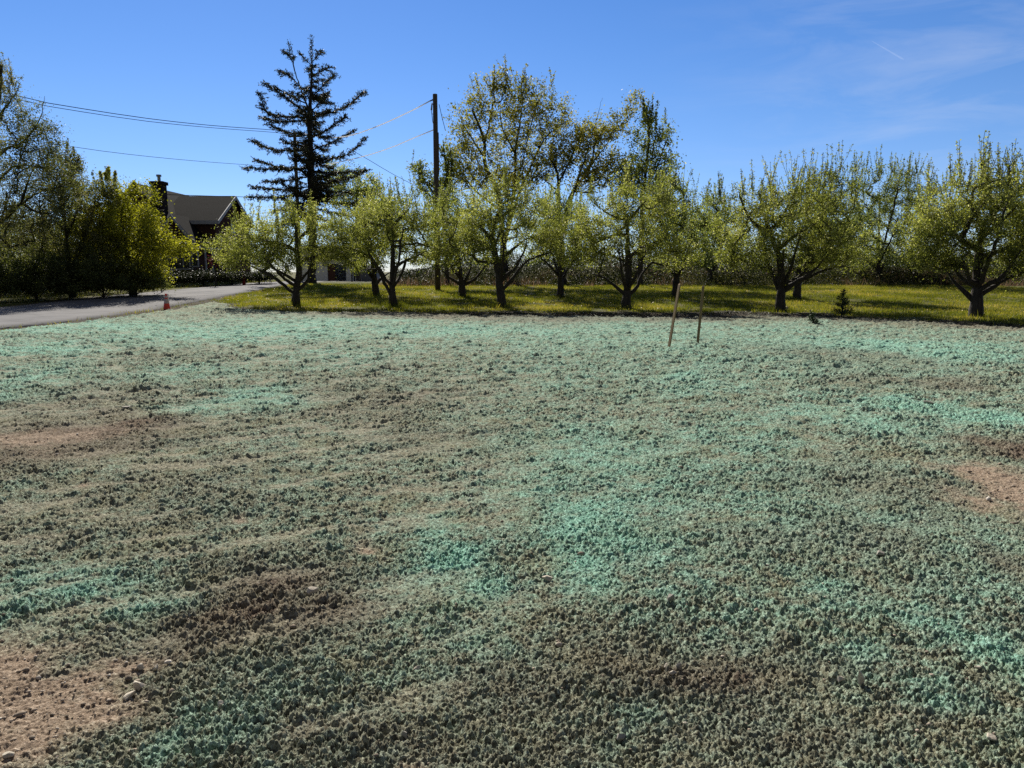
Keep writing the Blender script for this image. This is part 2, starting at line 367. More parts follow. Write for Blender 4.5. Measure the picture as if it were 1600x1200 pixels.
    def leaves(s, mat_, parent, count, size, spread=.12, shoot_frac=.12, name='crown', width=.55, flat=.3):
        rng = s.rng; tw = s.twigs
        A = np.array([t[0] for t in tw]); B = np.array([t[1] for t in tw]); Ln = np.array([t[2] for t in tw]) + .25
        nsh = int(count * shoot_frac) if getattr(s, 'sh', None) else 0
        i = rng.choice(len(tw), count - nsh, p=Ln / Ln.sum()); t = rng.random(len(i))[:, None] ** .7 * 1.08
        # cluster leaves in spurs
        C = A[i] + (B[i] - A[i]) * (np.round(t * 7) / 7 * .8 + t * .2) + rng.normal(0, 1, (len(i), 3)) * np.array([1, 1, .8]) * np.where(rng.random(len(i)) < .27, spread * 2.2, spread)[:, None]
        if nsh:
            a = np.array([q[0] for q in s.sh]); b = np.array([q[1] for q in s.sh]); ll = np.array([q[2] for q in s.sh])
            j = rng.choice(len(a), nsh, p=ll / ll.sum()); tt = rng.random(nsh)[:, None]
            C = np.concatenate([C, a[j] + (b[j] - a[j]) * tt + rng.normal(0, spread * .26, (nsh, 3))])
        V, Fq = leafquads(C, size, rng, width, flat)
        # clump colour: low frequency plus random
        q = fbm(C[:, 0] * .9 + C[:, 1] * .5, C[:, 2] * .9 + C[:, 1] * .6, 2, 31)
        rn = np.clip(rng.random(len(C)) * .8 + (q - .5) * .9 + .1, 0, .955); bl = rng.random(len(C)); rn = np.where(bl > .975, 1.0, rn)
        return mesh(name, V, Fq, mat_, False, parent, {'rnd': ('FLOAT', 'FACE', rn)})
def leafquads(C, size, rng, width=.55, flat=.3, droop=0):
    n = len(C); nrm = rng.normal(size=(n, 3)); nrm[:, 2] += flat * 2; nrm /= np.linalg.norm(nrm, axis=1, keepdims=True)
    a = rng.normal(size=(n, 3)); a -= nrm * (a * nrm).sum(1, keepdims=True); a /= np.linalg.norm(a, axis=1, keepdims=True)
    b = np.cross(nrm, a); sz = size * rng.uniform(.6, 1.35, (n, 1))
    V = np.stack([C - a * sz * .5, C + b * sz * .5 * width - a * sz * .05, C + a * sz * .5, C - b * sz * .5 * width - a * sz * .05], 1).reshape(-1, 3)
    return V, np.arange(4 * n).reshape(-1, 4)

def tree(name, label, cat, group, base, limbs, blobs, ntw, nleaf, lsize, R, leafm, barkm=None, seed=1, fork=.9, spread=.12,
         shoots=0, shz=None, sh=(.5, 1.2), shfrac=.075, Yc=None, gap=.43, depth=1.0, extra=0, tip=.006, lean=.16, shell=.45, wd=.55):
    """base px (or Vector); limbs: lists of (px,py[,dy]); blobs: (px,py,rx,ry[,dy,rdepth m])"""
    b = base if isinstance(base, Vector) else ground(*base)
    Y = b.y; root = empty(name, b); tag(root, label, cat, group)
    def loc(px, py, dy=0):
        p = at(px, py, Y + dy); return (p.x - b.x, dy, p.z - b.z)
    T = Tree(seed); rng = T.rng
    tr = [loc(*q) for q in limbs[0]]; tr[0] = (0, 0, -.08)
    T.trunk(tr)
    for lb in limbs[1:]:
        n = len(lb); dmax = rng.uniform(-1, 1) * .9
        T.limb([loc(q[0], q[1], q[2] if len(q) > 2 else dmax * k / max(1, n - 1)) for k, q in enumerate(lb)])
    B = []
    for q in blobs:
        dy = q[4] if len(q) > 4 else 0; wx = 1.13 if name == 'apple_tree' else 1.0; rx = q[2] * wx * Y / F_PX; rz = q[3] * (1 + (wx - 1) * .4) * Y / F_PX; rd = q[5] if len(q) > 5 else rx * 1.15 * depth
        p = loc(q[0], q[1], dy); B.append((p[0], p[1], p[2], rx, rd, rz))
    # limbs into the depth, so that the crown is carried all round
    for k in range(extra):
        q = B[rng.integers(len(B))]; s_ = 1 if k % 2 else -1
        f = np.array([0, 0, fork + rng.uniform(0, .4)]); e = np.array([q[0] * .5, s_ * q[4] * .75, q[2]])
        T.limb([f, f * .4 + e * .6 + np.array([0, 0, -.25]), e])
    T.fill(B, ntw, fork, gap=gap, shell=shell)
    if shoots: T.shoots(shoots, shz if shz is not None else 2.5, *sh, lean=lean)
    T.wood(barkm or M_bark, root, R, tip, limb=.46 if name == 'apple_tree' else .3)
    T.leaves(leafm, root, nleaf, lsize, spread, shfrac if shoots else 0, width=wd)
    return root
G1 = 'apple trees in the front row of the orchard'; G2 = 'apple trees in the second row of the orchard'
kw = dict(leafm=M_apple, fork=.75)
tree('apple_tree', 'low wide apple tree nearest the road, leftmost of the front orchard row', 'tree', G1, (462, 478),
     [[(462, 478), (463, 455), (467, 425), (465, 400), (463, 370), (462, 345)],
      [(461, 460), (445, 446), (425, 432), (402, 420), (378, 408)], [(468, 455), (478, 441), (484, 418), (490, 395)],
      [(466, 412), (480, 405), (498, 399), (512, 385)], [(464, 395), (450, 385), (425, 378), (400, 372)], [(464, 380), (475, 365), (490, 350)]],
     [(392, 376, 60, 36), (440, 352, 56, 34), (492, 360, 46, 42), (420, 402, 74, 22), (356, 386, 26, 24), (480, 400, 44, 22), (440, 380, 60, 36), (352, 402, 24, 16), (518, 398, 24, 22)],
     420, 42000, .077, .19, seed=11, shoots=70, shz=3.0, sh=(.4, 1.0), extra=3, **kw)
tree('apple_tree', 'apple tree with a crooked bare elbow limb, second from left in the front row', 'tree', G1, (615, 479),
     [[(615, 479), (613, 450), (614, 415), (614, 380), (614, 362), (607, 338)],
      [(612, 462), (600, 442), (591, 420), (580, 402), (562, 393), (535, 386)], [(614, 365), (600, 354), (586, 351), (575, 347), (568, 358), (555, 366)],
      [(617, 425), (628, 410), (645, 403), (668, 392)], [(615, 385), (640, 382), (658, 381), (675, 388)], [(613, 355), (625, 340), (640, 325)]],
     [(558, 345, 44, 34), (615, 325, 54, 34), (660, 355, 40, 42), (562, 392, 40, 28), (625, 360, 44, 34), (532, 372, 28, 30), (590, 365, 60, 30), (650, 395, 36, 18), (528, 400, 24, 18), (684, 388, 22, 24)],
     400, 39000, .077, .18, seed=12, shoots=80, shz=3.1, sh=(.5, 1.2), extra=3, **kw)
tree('apple_tree', 'apple tree with a long limb reaching right, third from left in the front row', 'tree', G1, (785, 480),
     [[(785, 480), (781, 450), (778, 420), (772, 390), (770, 368), (776, 340), (782, 318)],
      [(787, 455), (800, 436), (815, 416), (835, 403), (862, 393)], [(780, 408), (798, 392), (815, 378), (832, 370)],
      [(771, 372), (758, 362), (742, 350), (725, 345)], [(774, 388), (750, 378), (725, 376)], [(776, 345), (795, 330), (815, 318)]],
     [(735, 335, 48, 40), (790, 322, 56, 36), (838, 350, 46, 42), (718, 372, 40, 32), (790, 362, 60, 34), (860, 382, 30, 24), (760, 390, 50, 18), (702, 398, 26, 20), (878, 398, 22, 16)],
     420, 42000, .077, .20, seed=13, shoots=80, shz=3.2, sh=(.5, 1.2), extra=3, **kw)
tree('apple_tree', 'apple tree behind the leaning stakes, its thick trunk forking low on both sides', 'tree', G1, (978, 483),
     [[(978, 483), (980, 455), (982, 425), (981, 395), (980, 355), (975, 328)],
      [(973, 462), (960, 446), (945, 434), (928, 428)], [(985, 462), (997, 446), (1003, 428), (1020, 410)],
      [(981, 400), (1000, 388), (1025, 378), (1045, 370)], [(980, 372), (965, 366), (945, 372), (930, 380)], [(979, 345), (995, 330), (1010, 312)]],
     [(930, 348, 48, 40), (985, 325, 56, 38), (1030, 345, 46, 45), (940, 392, 50, 28), (1022, 390, 48, 28), (902, 372, 26, 28), (980, 368, 64, 34), (898, 402, 26, 18), (1068, 395, 26, 24)],
     420, 42000, .077, .20, seed=14, shoots=90, shz=3.2, sh=(.5, 1.3), extra=3, **kw)
tree('apple_tree', 'apple tree with a boulder at its foot and crooked trunk, left of young fir', 'tree', G1, (1219, 487),
     [[(1219, 487), (1220, 460), (1220, 435), (1218, 405), (1210, 382), (1200, 356), (1196, 335)],
      [(1218, 440), (1203, 425), (1187, 417), (1168, 412)], [(1223, 462), (1239, 444), (1262, 434), (1291, 421), (1333, 417)],
      [(1213, 388), (1230, 378), (1249, 363), (1275, 350)], [(1202, 360), (1180, 351), (1163, 326), (1155, 300)], [(1222, 440), (1236, 440), (1250, 430), (1270, 410)], [(1205, 365), (1225, 335), (1240, 300)]],
     [(1162, 345, 40, 56), (1215, 322, 54, 46), (1272, 332, 52, 52), (1302, 375, 46, 40), (1185, 392, 56, 28), (1250, 388, 60, 30), (1225, 365, 70, 40), (1140, 398, 26, 22), (1340, 398, 28, 24), (1290, 408, 40, 14)],
     540, 56000, .077, .20, seed=15, shoots=150, shz=3.4, sh=(.5, 1.4), extra=5, gap=.43, **kw)
tree('apple_tree', 'largest front apple tree, at the right edge, with a straight trunk and low side limbs', 'tree', G1, (1525, 496),
     [[(1525, 496), (1526, 465), (1528, 430), (1530, 400), (1531, 375), (1538, 345)],
      [(1520, 472), (1503, 452), (1488, 437), (1476, 420)], [(1532, 462), (1555, 447), (1580, 432), (1612, 421)], [(1558, 445), (1572, 428), (1600, 415)],
      [(1532, 402), (1560, 393), (1585, 383), (1610, 370)], [(1528, 395), (1508, 380), (1490, 366), (1462, 382)], [(1500, 370), (1520, 340), (1540, 312)], [(1534, 375), (1565, 345), (1590, 320)]],
     [(1462, 338, 46, 50), (1525, 310, 64, 42), (1590, 322, 54, 48), (1635, 360, 54, 50), (1480, 392, 52, 32), (1550, 358, 80, 42), (1440, 368, 28, 38), (1590, 392, 50, 22), (1436, 402, 30, 20), (1600, 412, 60, 18), (1480, 412, 34, 14)],
     600, 66000, .077, .22, seed=16, shoots=170, shz=3.5, sh=(.5, 1.3), extra=5, gap=.43, **kw)
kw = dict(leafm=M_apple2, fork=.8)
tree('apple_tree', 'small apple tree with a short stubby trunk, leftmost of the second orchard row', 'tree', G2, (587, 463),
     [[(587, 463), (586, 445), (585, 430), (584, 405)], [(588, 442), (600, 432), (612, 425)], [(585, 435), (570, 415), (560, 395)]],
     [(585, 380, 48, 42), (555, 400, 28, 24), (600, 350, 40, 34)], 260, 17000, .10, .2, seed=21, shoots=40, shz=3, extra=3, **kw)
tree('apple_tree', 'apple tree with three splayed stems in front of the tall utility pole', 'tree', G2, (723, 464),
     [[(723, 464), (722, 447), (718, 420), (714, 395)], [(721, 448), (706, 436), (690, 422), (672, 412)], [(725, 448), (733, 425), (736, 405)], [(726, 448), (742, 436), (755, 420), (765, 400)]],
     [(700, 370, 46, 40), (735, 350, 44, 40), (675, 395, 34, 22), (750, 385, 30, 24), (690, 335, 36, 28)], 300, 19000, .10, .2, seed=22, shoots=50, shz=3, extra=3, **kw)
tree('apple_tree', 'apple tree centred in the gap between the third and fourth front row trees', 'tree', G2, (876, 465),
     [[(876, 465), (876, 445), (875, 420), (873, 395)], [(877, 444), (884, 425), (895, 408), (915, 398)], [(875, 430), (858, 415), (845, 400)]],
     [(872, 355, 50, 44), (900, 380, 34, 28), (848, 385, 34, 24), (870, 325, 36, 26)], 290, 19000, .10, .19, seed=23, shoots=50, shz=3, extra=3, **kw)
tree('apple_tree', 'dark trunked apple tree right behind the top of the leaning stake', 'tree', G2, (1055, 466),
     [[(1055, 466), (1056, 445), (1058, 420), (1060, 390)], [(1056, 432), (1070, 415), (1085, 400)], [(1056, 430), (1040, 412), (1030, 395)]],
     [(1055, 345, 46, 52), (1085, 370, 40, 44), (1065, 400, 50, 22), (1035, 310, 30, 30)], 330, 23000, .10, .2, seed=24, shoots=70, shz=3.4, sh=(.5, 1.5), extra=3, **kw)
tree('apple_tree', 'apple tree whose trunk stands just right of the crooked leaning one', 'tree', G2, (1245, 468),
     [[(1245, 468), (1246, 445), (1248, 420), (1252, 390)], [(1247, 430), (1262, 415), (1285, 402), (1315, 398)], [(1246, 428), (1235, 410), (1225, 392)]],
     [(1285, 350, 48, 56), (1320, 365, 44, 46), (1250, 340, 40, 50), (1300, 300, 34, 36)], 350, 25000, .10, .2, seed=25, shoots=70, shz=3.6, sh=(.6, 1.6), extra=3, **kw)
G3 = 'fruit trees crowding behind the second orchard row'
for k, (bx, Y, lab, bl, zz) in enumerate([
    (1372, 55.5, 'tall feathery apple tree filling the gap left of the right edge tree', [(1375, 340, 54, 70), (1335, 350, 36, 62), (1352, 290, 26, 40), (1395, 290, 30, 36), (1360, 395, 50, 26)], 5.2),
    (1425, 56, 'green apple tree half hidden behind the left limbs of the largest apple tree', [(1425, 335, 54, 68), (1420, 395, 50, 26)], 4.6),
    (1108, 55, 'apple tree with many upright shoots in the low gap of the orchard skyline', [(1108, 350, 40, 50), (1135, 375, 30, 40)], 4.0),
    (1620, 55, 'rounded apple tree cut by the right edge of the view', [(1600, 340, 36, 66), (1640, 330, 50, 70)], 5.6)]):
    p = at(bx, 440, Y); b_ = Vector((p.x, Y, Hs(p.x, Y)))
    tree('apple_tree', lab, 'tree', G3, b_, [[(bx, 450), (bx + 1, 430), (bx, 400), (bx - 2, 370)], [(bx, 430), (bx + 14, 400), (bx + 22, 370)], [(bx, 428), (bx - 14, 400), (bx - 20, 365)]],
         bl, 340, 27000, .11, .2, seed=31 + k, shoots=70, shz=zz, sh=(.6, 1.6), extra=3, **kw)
# tall trees behind the orchard
def bp(px, Y): p = at(px, 440, Y); return Vector((p.x, Y, Hs(p.x, Y)))
G4 = 'tall airy trees rising behind the orchard'
tree('shade_tree', 'tall bronze leaved tree with spreading stems just right of the utility pole', 'tree', G4, bp(790, 56),
     [[(790, 445), (786, 380), (778, 300), (765, 275), (757, 250), (757, 225), (750, 200), (738, 172)],
      [(788, 390), (800, 340), (815, 292), (828, 265), (838, 240), (855, 212), (885, 190)], [(788, 385), (800, 320), (805, 270), (806, 230), (814, 180), (818, 135)],
      [(757, 245), (740, 220), (722, 190), (715, 160)], [(757, 225), (765, 190), (770, 150), (757, 125)], [(782, 330), (745, 300), (722, 270), (710, 240)], [(815, 292), (845, 270), (870, 240)], [(806, 240), (785, 200), (782, 160)]],
     [(728, 195, 30, 46), (752, 158, 26, 44), (806, 150, 34, 38), (838, 165, 34, 38), (800, 205, 54, 50), (740, 250, 44, 44), (715, 260, 24, 46), (868, 190, 30, 40), (850, 225, 34, 34), (885, 165, 14, 24), (780, 280, 64, 26), (830, 265, 46, 26), (775, 130, 24, 22)],
     900, 27000, .165, .26, M_gold, M_barkd, seed=41, fork=4, spread=.18, gap=.47, shoots=40, shz=11.5, sh=(.6, 1.5), shfrac=.04, extra=3, tip=.008, shell=.5, lean=.3)
tree('shade_tree', 'thin leafed dark stemmed tree leaning right behind the middle of the orchard', 'tree', G4, bp(880, 54),
     [[(880, 445), (876, 380), (873, 315), (872, 280), (868, 262), (858, 245)],
      [(876, 370), (888, 315), (905, 285), (925, 255), (945, 230), (962, 200), (978, 170), (992, 148)], [(872, 290), (885, 262), (905, 240), (920, 215)],
      [(873, 300), (855, 285), (840, 275)], [(905, 285), (935, 262), (965, 250), (990, 240)], [(872, 280), (868, 250), (880, 220)], [(925, 255), (930, 225), (945, 200)]],
     [(872, 245, 34, 32), (925, 240, 38, 34), (962, 205, 24, 36), (985, 168, 15, 28), (905, 210, 30, 28), (955, 255, 38, 26), (998, 155, 10, 16), (935, 205, 26, 26), (920, 280, 40, 20)],
     540, 13500, .16, .24, M_gold, M_barkd, seed=42, fork=4, spread=.17, gap=.42, extra=2, tip=.008, shell=.5)
tree('shade_tree', 'slender green tree with ragged top behind the tree by the stakes', 'tree', G4, bp(1000, 53),
     [[(1000, 445), (1002, 380), (1005, 310), (1010, 260), (1014, 215), (1012, 180)], [(1005, 300), (1025, 265), (1038, 230), (1048, 200)], [(1004, 320), (985, 290), (975, 265)], [(1010, 270), (1035, 255), (1062, 240)]],
     [(1010, 228, 26, 50), (1036, 215, 18, 36), (1000, 275, 38, 36), (1045, 250, 18, 24), (975, 285, 28, 30), (1014, 190, 12, 20), (1040, 285, 26, 24)],
     400, 11500, .16, .2, M_green, M_barkd, seed=43, fork=4, spread=.18, gap=.4, shoots=16, shz=9.5, sh=(.6, 1.4), extra=2, tip=.008)
tree('shade_tree', 'small tree with upright leafy shoots left of the utility pole', 'tree', G4, bp(700, 53),
     [[(700, 445), (695, 370), (688, 320), (675, 298), (662, 280)], [(688, 322), (668, 302), (655, 288)], [(692, 330), (700, 290), (705, 260)]],
     [(656, 268, 16, 22), (672, 285, 22, 24), (700, 270, 16, 40), (690, 310, 24, 30)],
     190, 8000, .15, .14, M_green, M_barkd, seed=44, fork=3, spread=.12, shoots=22, shz=6.5, sh=(.5, 1.3), tip=.008)
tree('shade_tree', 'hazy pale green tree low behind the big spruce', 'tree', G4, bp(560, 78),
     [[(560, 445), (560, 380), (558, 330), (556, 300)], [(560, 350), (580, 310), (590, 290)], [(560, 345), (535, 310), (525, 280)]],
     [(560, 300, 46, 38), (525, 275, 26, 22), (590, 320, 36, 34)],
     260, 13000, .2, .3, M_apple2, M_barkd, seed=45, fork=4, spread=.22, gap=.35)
# left side trees across the road
G5 = 'trees and tall shrubs lining the far side of the road'
tree('roadside_tree', 'big twiggy willow like tree cut by the left edge, tallest by the road', 'tree', G5, bp(-28, 37),
     [[(-28, 480), (-24, 430), (-18, 390), (-8, 352), (-14, 300), (-12, 240), (-4, 170), (2, 100)],
      [(-10, 355), (15, 335), (34, 318), (60, 302), (96, 290), (120, 285)], [(32, 320), (55, 330), (82, 332), (100, 318)], [(-12, 250), (10, 232), (34, 222), (60, 190), (70, 150)],
      [(-14, 300), (15, 265), (40, 258), (70, 262), (88, 245)], [(-6, 190), (15, 160), (30, 135)], [(34, 318), (45, 280), (60, 250)], [(-12, 240), (-40, 200), (-60, 150)]],
     [(4, 150, 22, 50), (30, 190, 30, 42), (62, 200, 30, 40), (82, 245, 24, 42), (30, 260, 60, 46), (90, 300, 36, 44), (20, 340, 60, 50), (-50, 220, 50, 90), (-10, 100, 12, 18)],
     1150, 64000, .08, .26, M_willow, M_barkd, seed=51, fork=1.5, spread=.14, gap=.36, extra=5, shoots=60, shz=7.5, sh=(.4, 1.1), shfrac=.05, lean=.35)
tree('roadside_tree', 'grey green scrubby tree between the twiggy edge tree and the bright bush', 'tree', G5, bp(112, 40),
     [[(112, 470), (108, 420), (104, 370), (100, 330)], [(108, 430), (130, 380), (145, 330), (150, 290)], [(108, 420), (85, 380), (70, 340)], [(104, 370), (120, 330), (128, 300)]],
     [(120, 325, 42, 44), (95, 290, 34, 44), (110, 260, 20, 26), (90, 370, 46, 50), (140, 380, 46, 56), (170, 300, 24, 26), (65, 410, 44, 40), (120, 290, 26, 22)],
     700, 46000, .09, .18, M_willow, M_barkd, seed=52, fork=1, spread=.13, gap=.4, extra=4, shoots=40, shz=5, sh=(.3, .9), shfrac=.05)
tree('maple_bush', 'bright yellow green bushy tree in front of the brick house', 'tree', G5, bp(205, 41.5),
     [[(205, 468), (203, 430), (198, 390), (192, 350), (190, 320)], [(204, 430), (222, 390), (235, 350), (240, 320)], [(203, 435), (180, 400), (165, 360)], [(206, 440), (240, 415), (270, 398), (300, 385)], [(222, 390), (250, 370), (265, 345)]],
     [(172, 318, 38, 38), (208, 312, 36, 34), (195, 350, 56, 40), (232, 345, 24, 34), (250, 385, 34, 28), (284, 388, 24, 16), (300, 380, 14, 9), (205, 385, 56, 40), (160, 390, 44, 45), (220, 425, 46, 26), (130, 345, 30, 34)],
     760, 42000, .12, .16, M_yellow, M_barkd, seed=53, fork=.8, spread=.15, gap=.43, extra=4, shoots=8, shz=5.4, sh=(.3, .8), shfrac=.04)
G6 = 'dark undergrowth shrubs along the road'
def shrub(px, Y, w, h, m, lab, seed, nleaf=16000, name='shrub', cat='shrub', size=.09, grp=G6):
    b = bp(px, Y); q = Y / F_PX; hp = h / q; wp = w / q; by = 425 + (CAM_Z - b.z) / q
    return tree(name, lab, cat, grp, b, [[(px, by), (px, by - hp * .3), (px + 2, by - hp * .6)]] + [[(px, by - 2), (px + wp * s_ * .3, by - hp * .35), (px + wp * s_ * .6, by - hp * .6)] for s_ in (-1, -.4, .5, 1)],
                [(px, by - hp * .48, wp * .5, hp * .48), (px - wp * .25, by - hp * .3, wp * .35, hp * .3), (px + wp * .25, by - hp * .3, wp * .35, hp * .3)],
                160, nleaf, size, .06, m, M_barkd, seed=seed, fork=.1, spread=.12, gap=.3, extra=3)
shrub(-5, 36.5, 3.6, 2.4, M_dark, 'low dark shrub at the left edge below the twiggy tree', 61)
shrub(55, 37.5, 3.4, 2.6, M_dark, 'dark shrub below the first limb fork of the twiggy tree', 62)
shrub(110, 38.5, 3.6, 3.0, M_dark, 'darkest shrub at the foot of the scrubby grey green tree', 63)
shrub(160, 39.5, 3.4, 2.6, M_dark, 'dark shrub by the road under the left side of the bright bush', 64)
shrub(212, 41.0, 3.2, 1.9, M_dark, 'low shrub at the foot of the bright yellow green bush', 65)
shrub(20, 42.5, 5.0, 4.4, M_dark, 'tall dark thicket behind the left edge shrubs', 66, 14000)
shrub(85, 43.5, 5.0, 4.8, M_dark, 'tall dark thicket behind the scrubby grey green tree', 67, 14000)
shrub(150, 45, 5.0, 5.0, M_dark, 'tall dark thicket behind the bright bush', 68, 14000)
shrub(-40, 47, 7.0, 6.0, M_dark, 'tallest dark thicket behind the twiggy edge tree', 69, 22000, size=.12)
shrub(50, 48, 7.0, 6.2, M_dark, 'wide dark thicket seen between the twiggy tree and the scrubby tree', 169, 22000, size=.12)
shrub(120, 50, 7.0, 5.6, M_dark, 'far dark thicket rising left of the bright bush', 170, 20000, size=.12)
G7 = 'clipped shrubs in front of the brick house'
for k, (px, Y, w, h, lab) in enumerate([(272, 52, 2.6, 1.2, 'dark hedge shrub below the white framed windows'), (318, 53, 2.8, 1.3, 'dark hedge shrub right of the white framed windows'),
                                  (362, 54, 2.8, 1.2, 'dark hedge shrub left of the red hydrant'), (405, 55, 2.6, 1.1, 'dark hedge shrub behind the red hydrant')]):
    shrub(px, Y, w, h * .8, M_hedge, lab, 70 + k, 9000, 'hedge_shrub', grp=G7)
b_ = bp(337, 52); b_.z += 0
tree('red_shrub', 'small dark red leafed bush beside the house', 'shrub', None, b_, [[(337, 444), (337, 430), (336, 415)], [(337, 430), (345, 415)], [(337, 430), (328, 414)]],
     [(338, 407, 9, 6)], 50, 900, .10, .04, M_red, M_barkd, seed=79, fork=.3, spread=.08)

# ------------------------------------------------------------------ spruce
def spruce():
    Y = 58; b = bp(487, Y); root = empty('spruce_tree', b); tag(root, 'tall dark ragged spruce with two tops standing over the orchard', 'tree')
    T = Tree(90); rng = T.rng
    loc = lambda px, py, dy=0: np.array([at(px, py, Y + dy).x - b.x, dy, at(px, py, Y + dy).z - b.z])
    tr = [loc(490, 445), loc(488, 380), loc(487, 300), loc(485, 240), loc(484, 180), loc(487, 120), loc(487, 57)]; tr[0] = np.array([0, 0, -.1])
    T.trunk(tr, .02)
    T.limb([loc(482, 175), loc(472, 145), loc(462, 115), loc(456, 92), loc(451, 68)], .01)
    br = [((415, 131), (440, 148), (484, 178)), ((407, 147), (422, 178), (482, 184)), ((412, 185), (440, 190), (484, 186)), ((422, 195), (447, 206), (484, 212)),
          ((397, 221), (430, 235), (486, 230)), ((385, 262), (430, 265), (487, 262)), ((400, 250), (440, 262), (487, 262)), ((415, 284), (450, 282), (487, 276)), ((397, 292), (440, 296), (488, 290)), ((392, 308), (440, 308), (488, 300)),
          ((567, 144), (537, 168), (486, 182)), ((522, 118), (507, 132), (485, 152)), ((514, 105), (500, 112), (486, 122)), ((540, 182), (515, 200), (486, 214)),
          ((551, 205), (520, 222), (486, 236)), ((570, 218), (538, 243), (487, 252)), ((570, 266), (530, 270), (487, 268)), ((560, 272), (530, 282), (488, 280)), ((545, 300), (520, 300), (488, 296)), ((552, 318), (520, 316), (488, 306)),
          ((440, 112), (455, 120), (470, 135)), ((470, 85), (477, 92), (486, 100)), ((500, 80), (495, 88), (487, 96)), ((445, 80), (450, 86), (455, 95)), ((460, 88), (458, 92), (457, 100)),
          ((433, 138), (455, 150), (478, 165)), ((508, 150), (500, 160), (485, 175)), ((430, 330), (460, 322), (488, 316)), ((540, 335), (510, 330), (488, 322))]
    P2 = []
    for tip_, mid, st in br:
        pts = [loc(*st), loc(*mid, rng.uniform(-.4, .4)), loc(*tip_, rng.uniform(-.9, .9))]
        P2.append(pts)
    prof = [(60, 8), (80, 16), (110, 30), (145, 60), (180, 66), (225, 72), (262, 84), (300, 86), (340, 80)]
    for k in range(92):
        py = rng.uniform(75, 335); hw = np.interp(py, [a for a, _ in prof], [c for _, c in prof]) / F_PX * Y * rng.uniform(.35, .8)
        az = rng.choice([-1, 1]) * rng.uniform(.35, pi - .35); st = loc(487, py + 8)
        tipp = st + np.array([cos(az) * hw * .75, sin(az) * hw, hw * rng.uniform(-.3, .35)])
        P2.append([st, (st + tipp) / 2 + np.array([0, 0, -hw * .1]), tipp])
    nC = []; nD = []
    for pts in P2:
        i0 = len(T.P); T.limb(pts, .02); ch = np.array(T.P[i0:])
        Lb = np.linalg.norm(pts[-1] - pts[0]); 
        if len(ch) < 3: continue
        for j in range(1, len(ch)):
            f = j / len(ch)
            if f < .12 and Lb > 1.5: continue
            dd = ch[j] - ch[j - 1]; dd /= np.linalg.norm(dd) + 1e-9; sd = np.cross(dd, (0, 0, 1)); sd /= np.linalg.norm(sd) + 1e-9
            for _ in range(5):
                ln = (.22 + .46 * math.sin(min(1, f * 1.25 + .1) * pi * .8)) * rng.uniform(.5, 1.1) * min(1, Lb / 1.6)
                v = sd * rng.choice([-1, 1]) * rng.uniform(.3, 1) + dd * rng.uniform(.2, .9) + np.array([0, 0, rng.uniform(-.5, .35)]); v /= np.linalg.norm(v)
                e = ch[j] + v * ln; T.chain([ch[j], (ch[j] + e) / 2, e], i0 + j)
                m = max(4, int(ln * 28)); t_ = rng.random(m)[:, None]
                nC.append(ch[j] + (e - ch[j]) * t_ + rng.normal(0, .03, (m, 3))); nD.append(np.repeat(v[None], m, 0))
            m = 5; nC.append(ch[j] + rng.normal(0, .05, (m, 3))); nD.append(np.repeat(dd[None], m, 0))
    lead = np.array([loc(487, 57) * (1 - f) + loc(486, 130) * f for f in rng.random(500)]) + rng.normal(0, .08, (500, 3)); nC.append(lead); nD.append(np.repeat([[0, 0, 1.]], 500, 0))
    lead = np.array([loc(451, 66) * (1 - f) + loc(456, 95) * f for f in rng.random(160)]) + rng.normal(0, .08, (160, 3)); nC.append(lead); nD.append(np.repeat([[0, 0, 1.]], 160, 0))
    C = np.concatenate(nC); D = np.concatenate(nD); n = len(C)
    D = D + rng.normal(0, .7, (n, 3)); D /= np.linalg.norm(D, axis=1, keepdims=True); u = rng.normal(size=(n, 3)); u -= D * (u * D).sum(1, keepdims=True); u /= np.linalg.norm(u, axis=1, keepdims=True)
    ln = rng.uniform(.09, .19, (n, 1)); w = .028
    V = np.stack([C, C + D * ln * .5 + u * w, C + D * ln, C + D * ln * .5 - u * w], 1).reshape(-1, 3)
    T.wood(M_barkd, root, .34, .008, 6)
    mesh('crown', V, np.arange(4 * n).reshape(-1, 4), M_needle, False, root, {'rnd': ('FLOAT', 'FACE', rng.random(n))})
spruce()
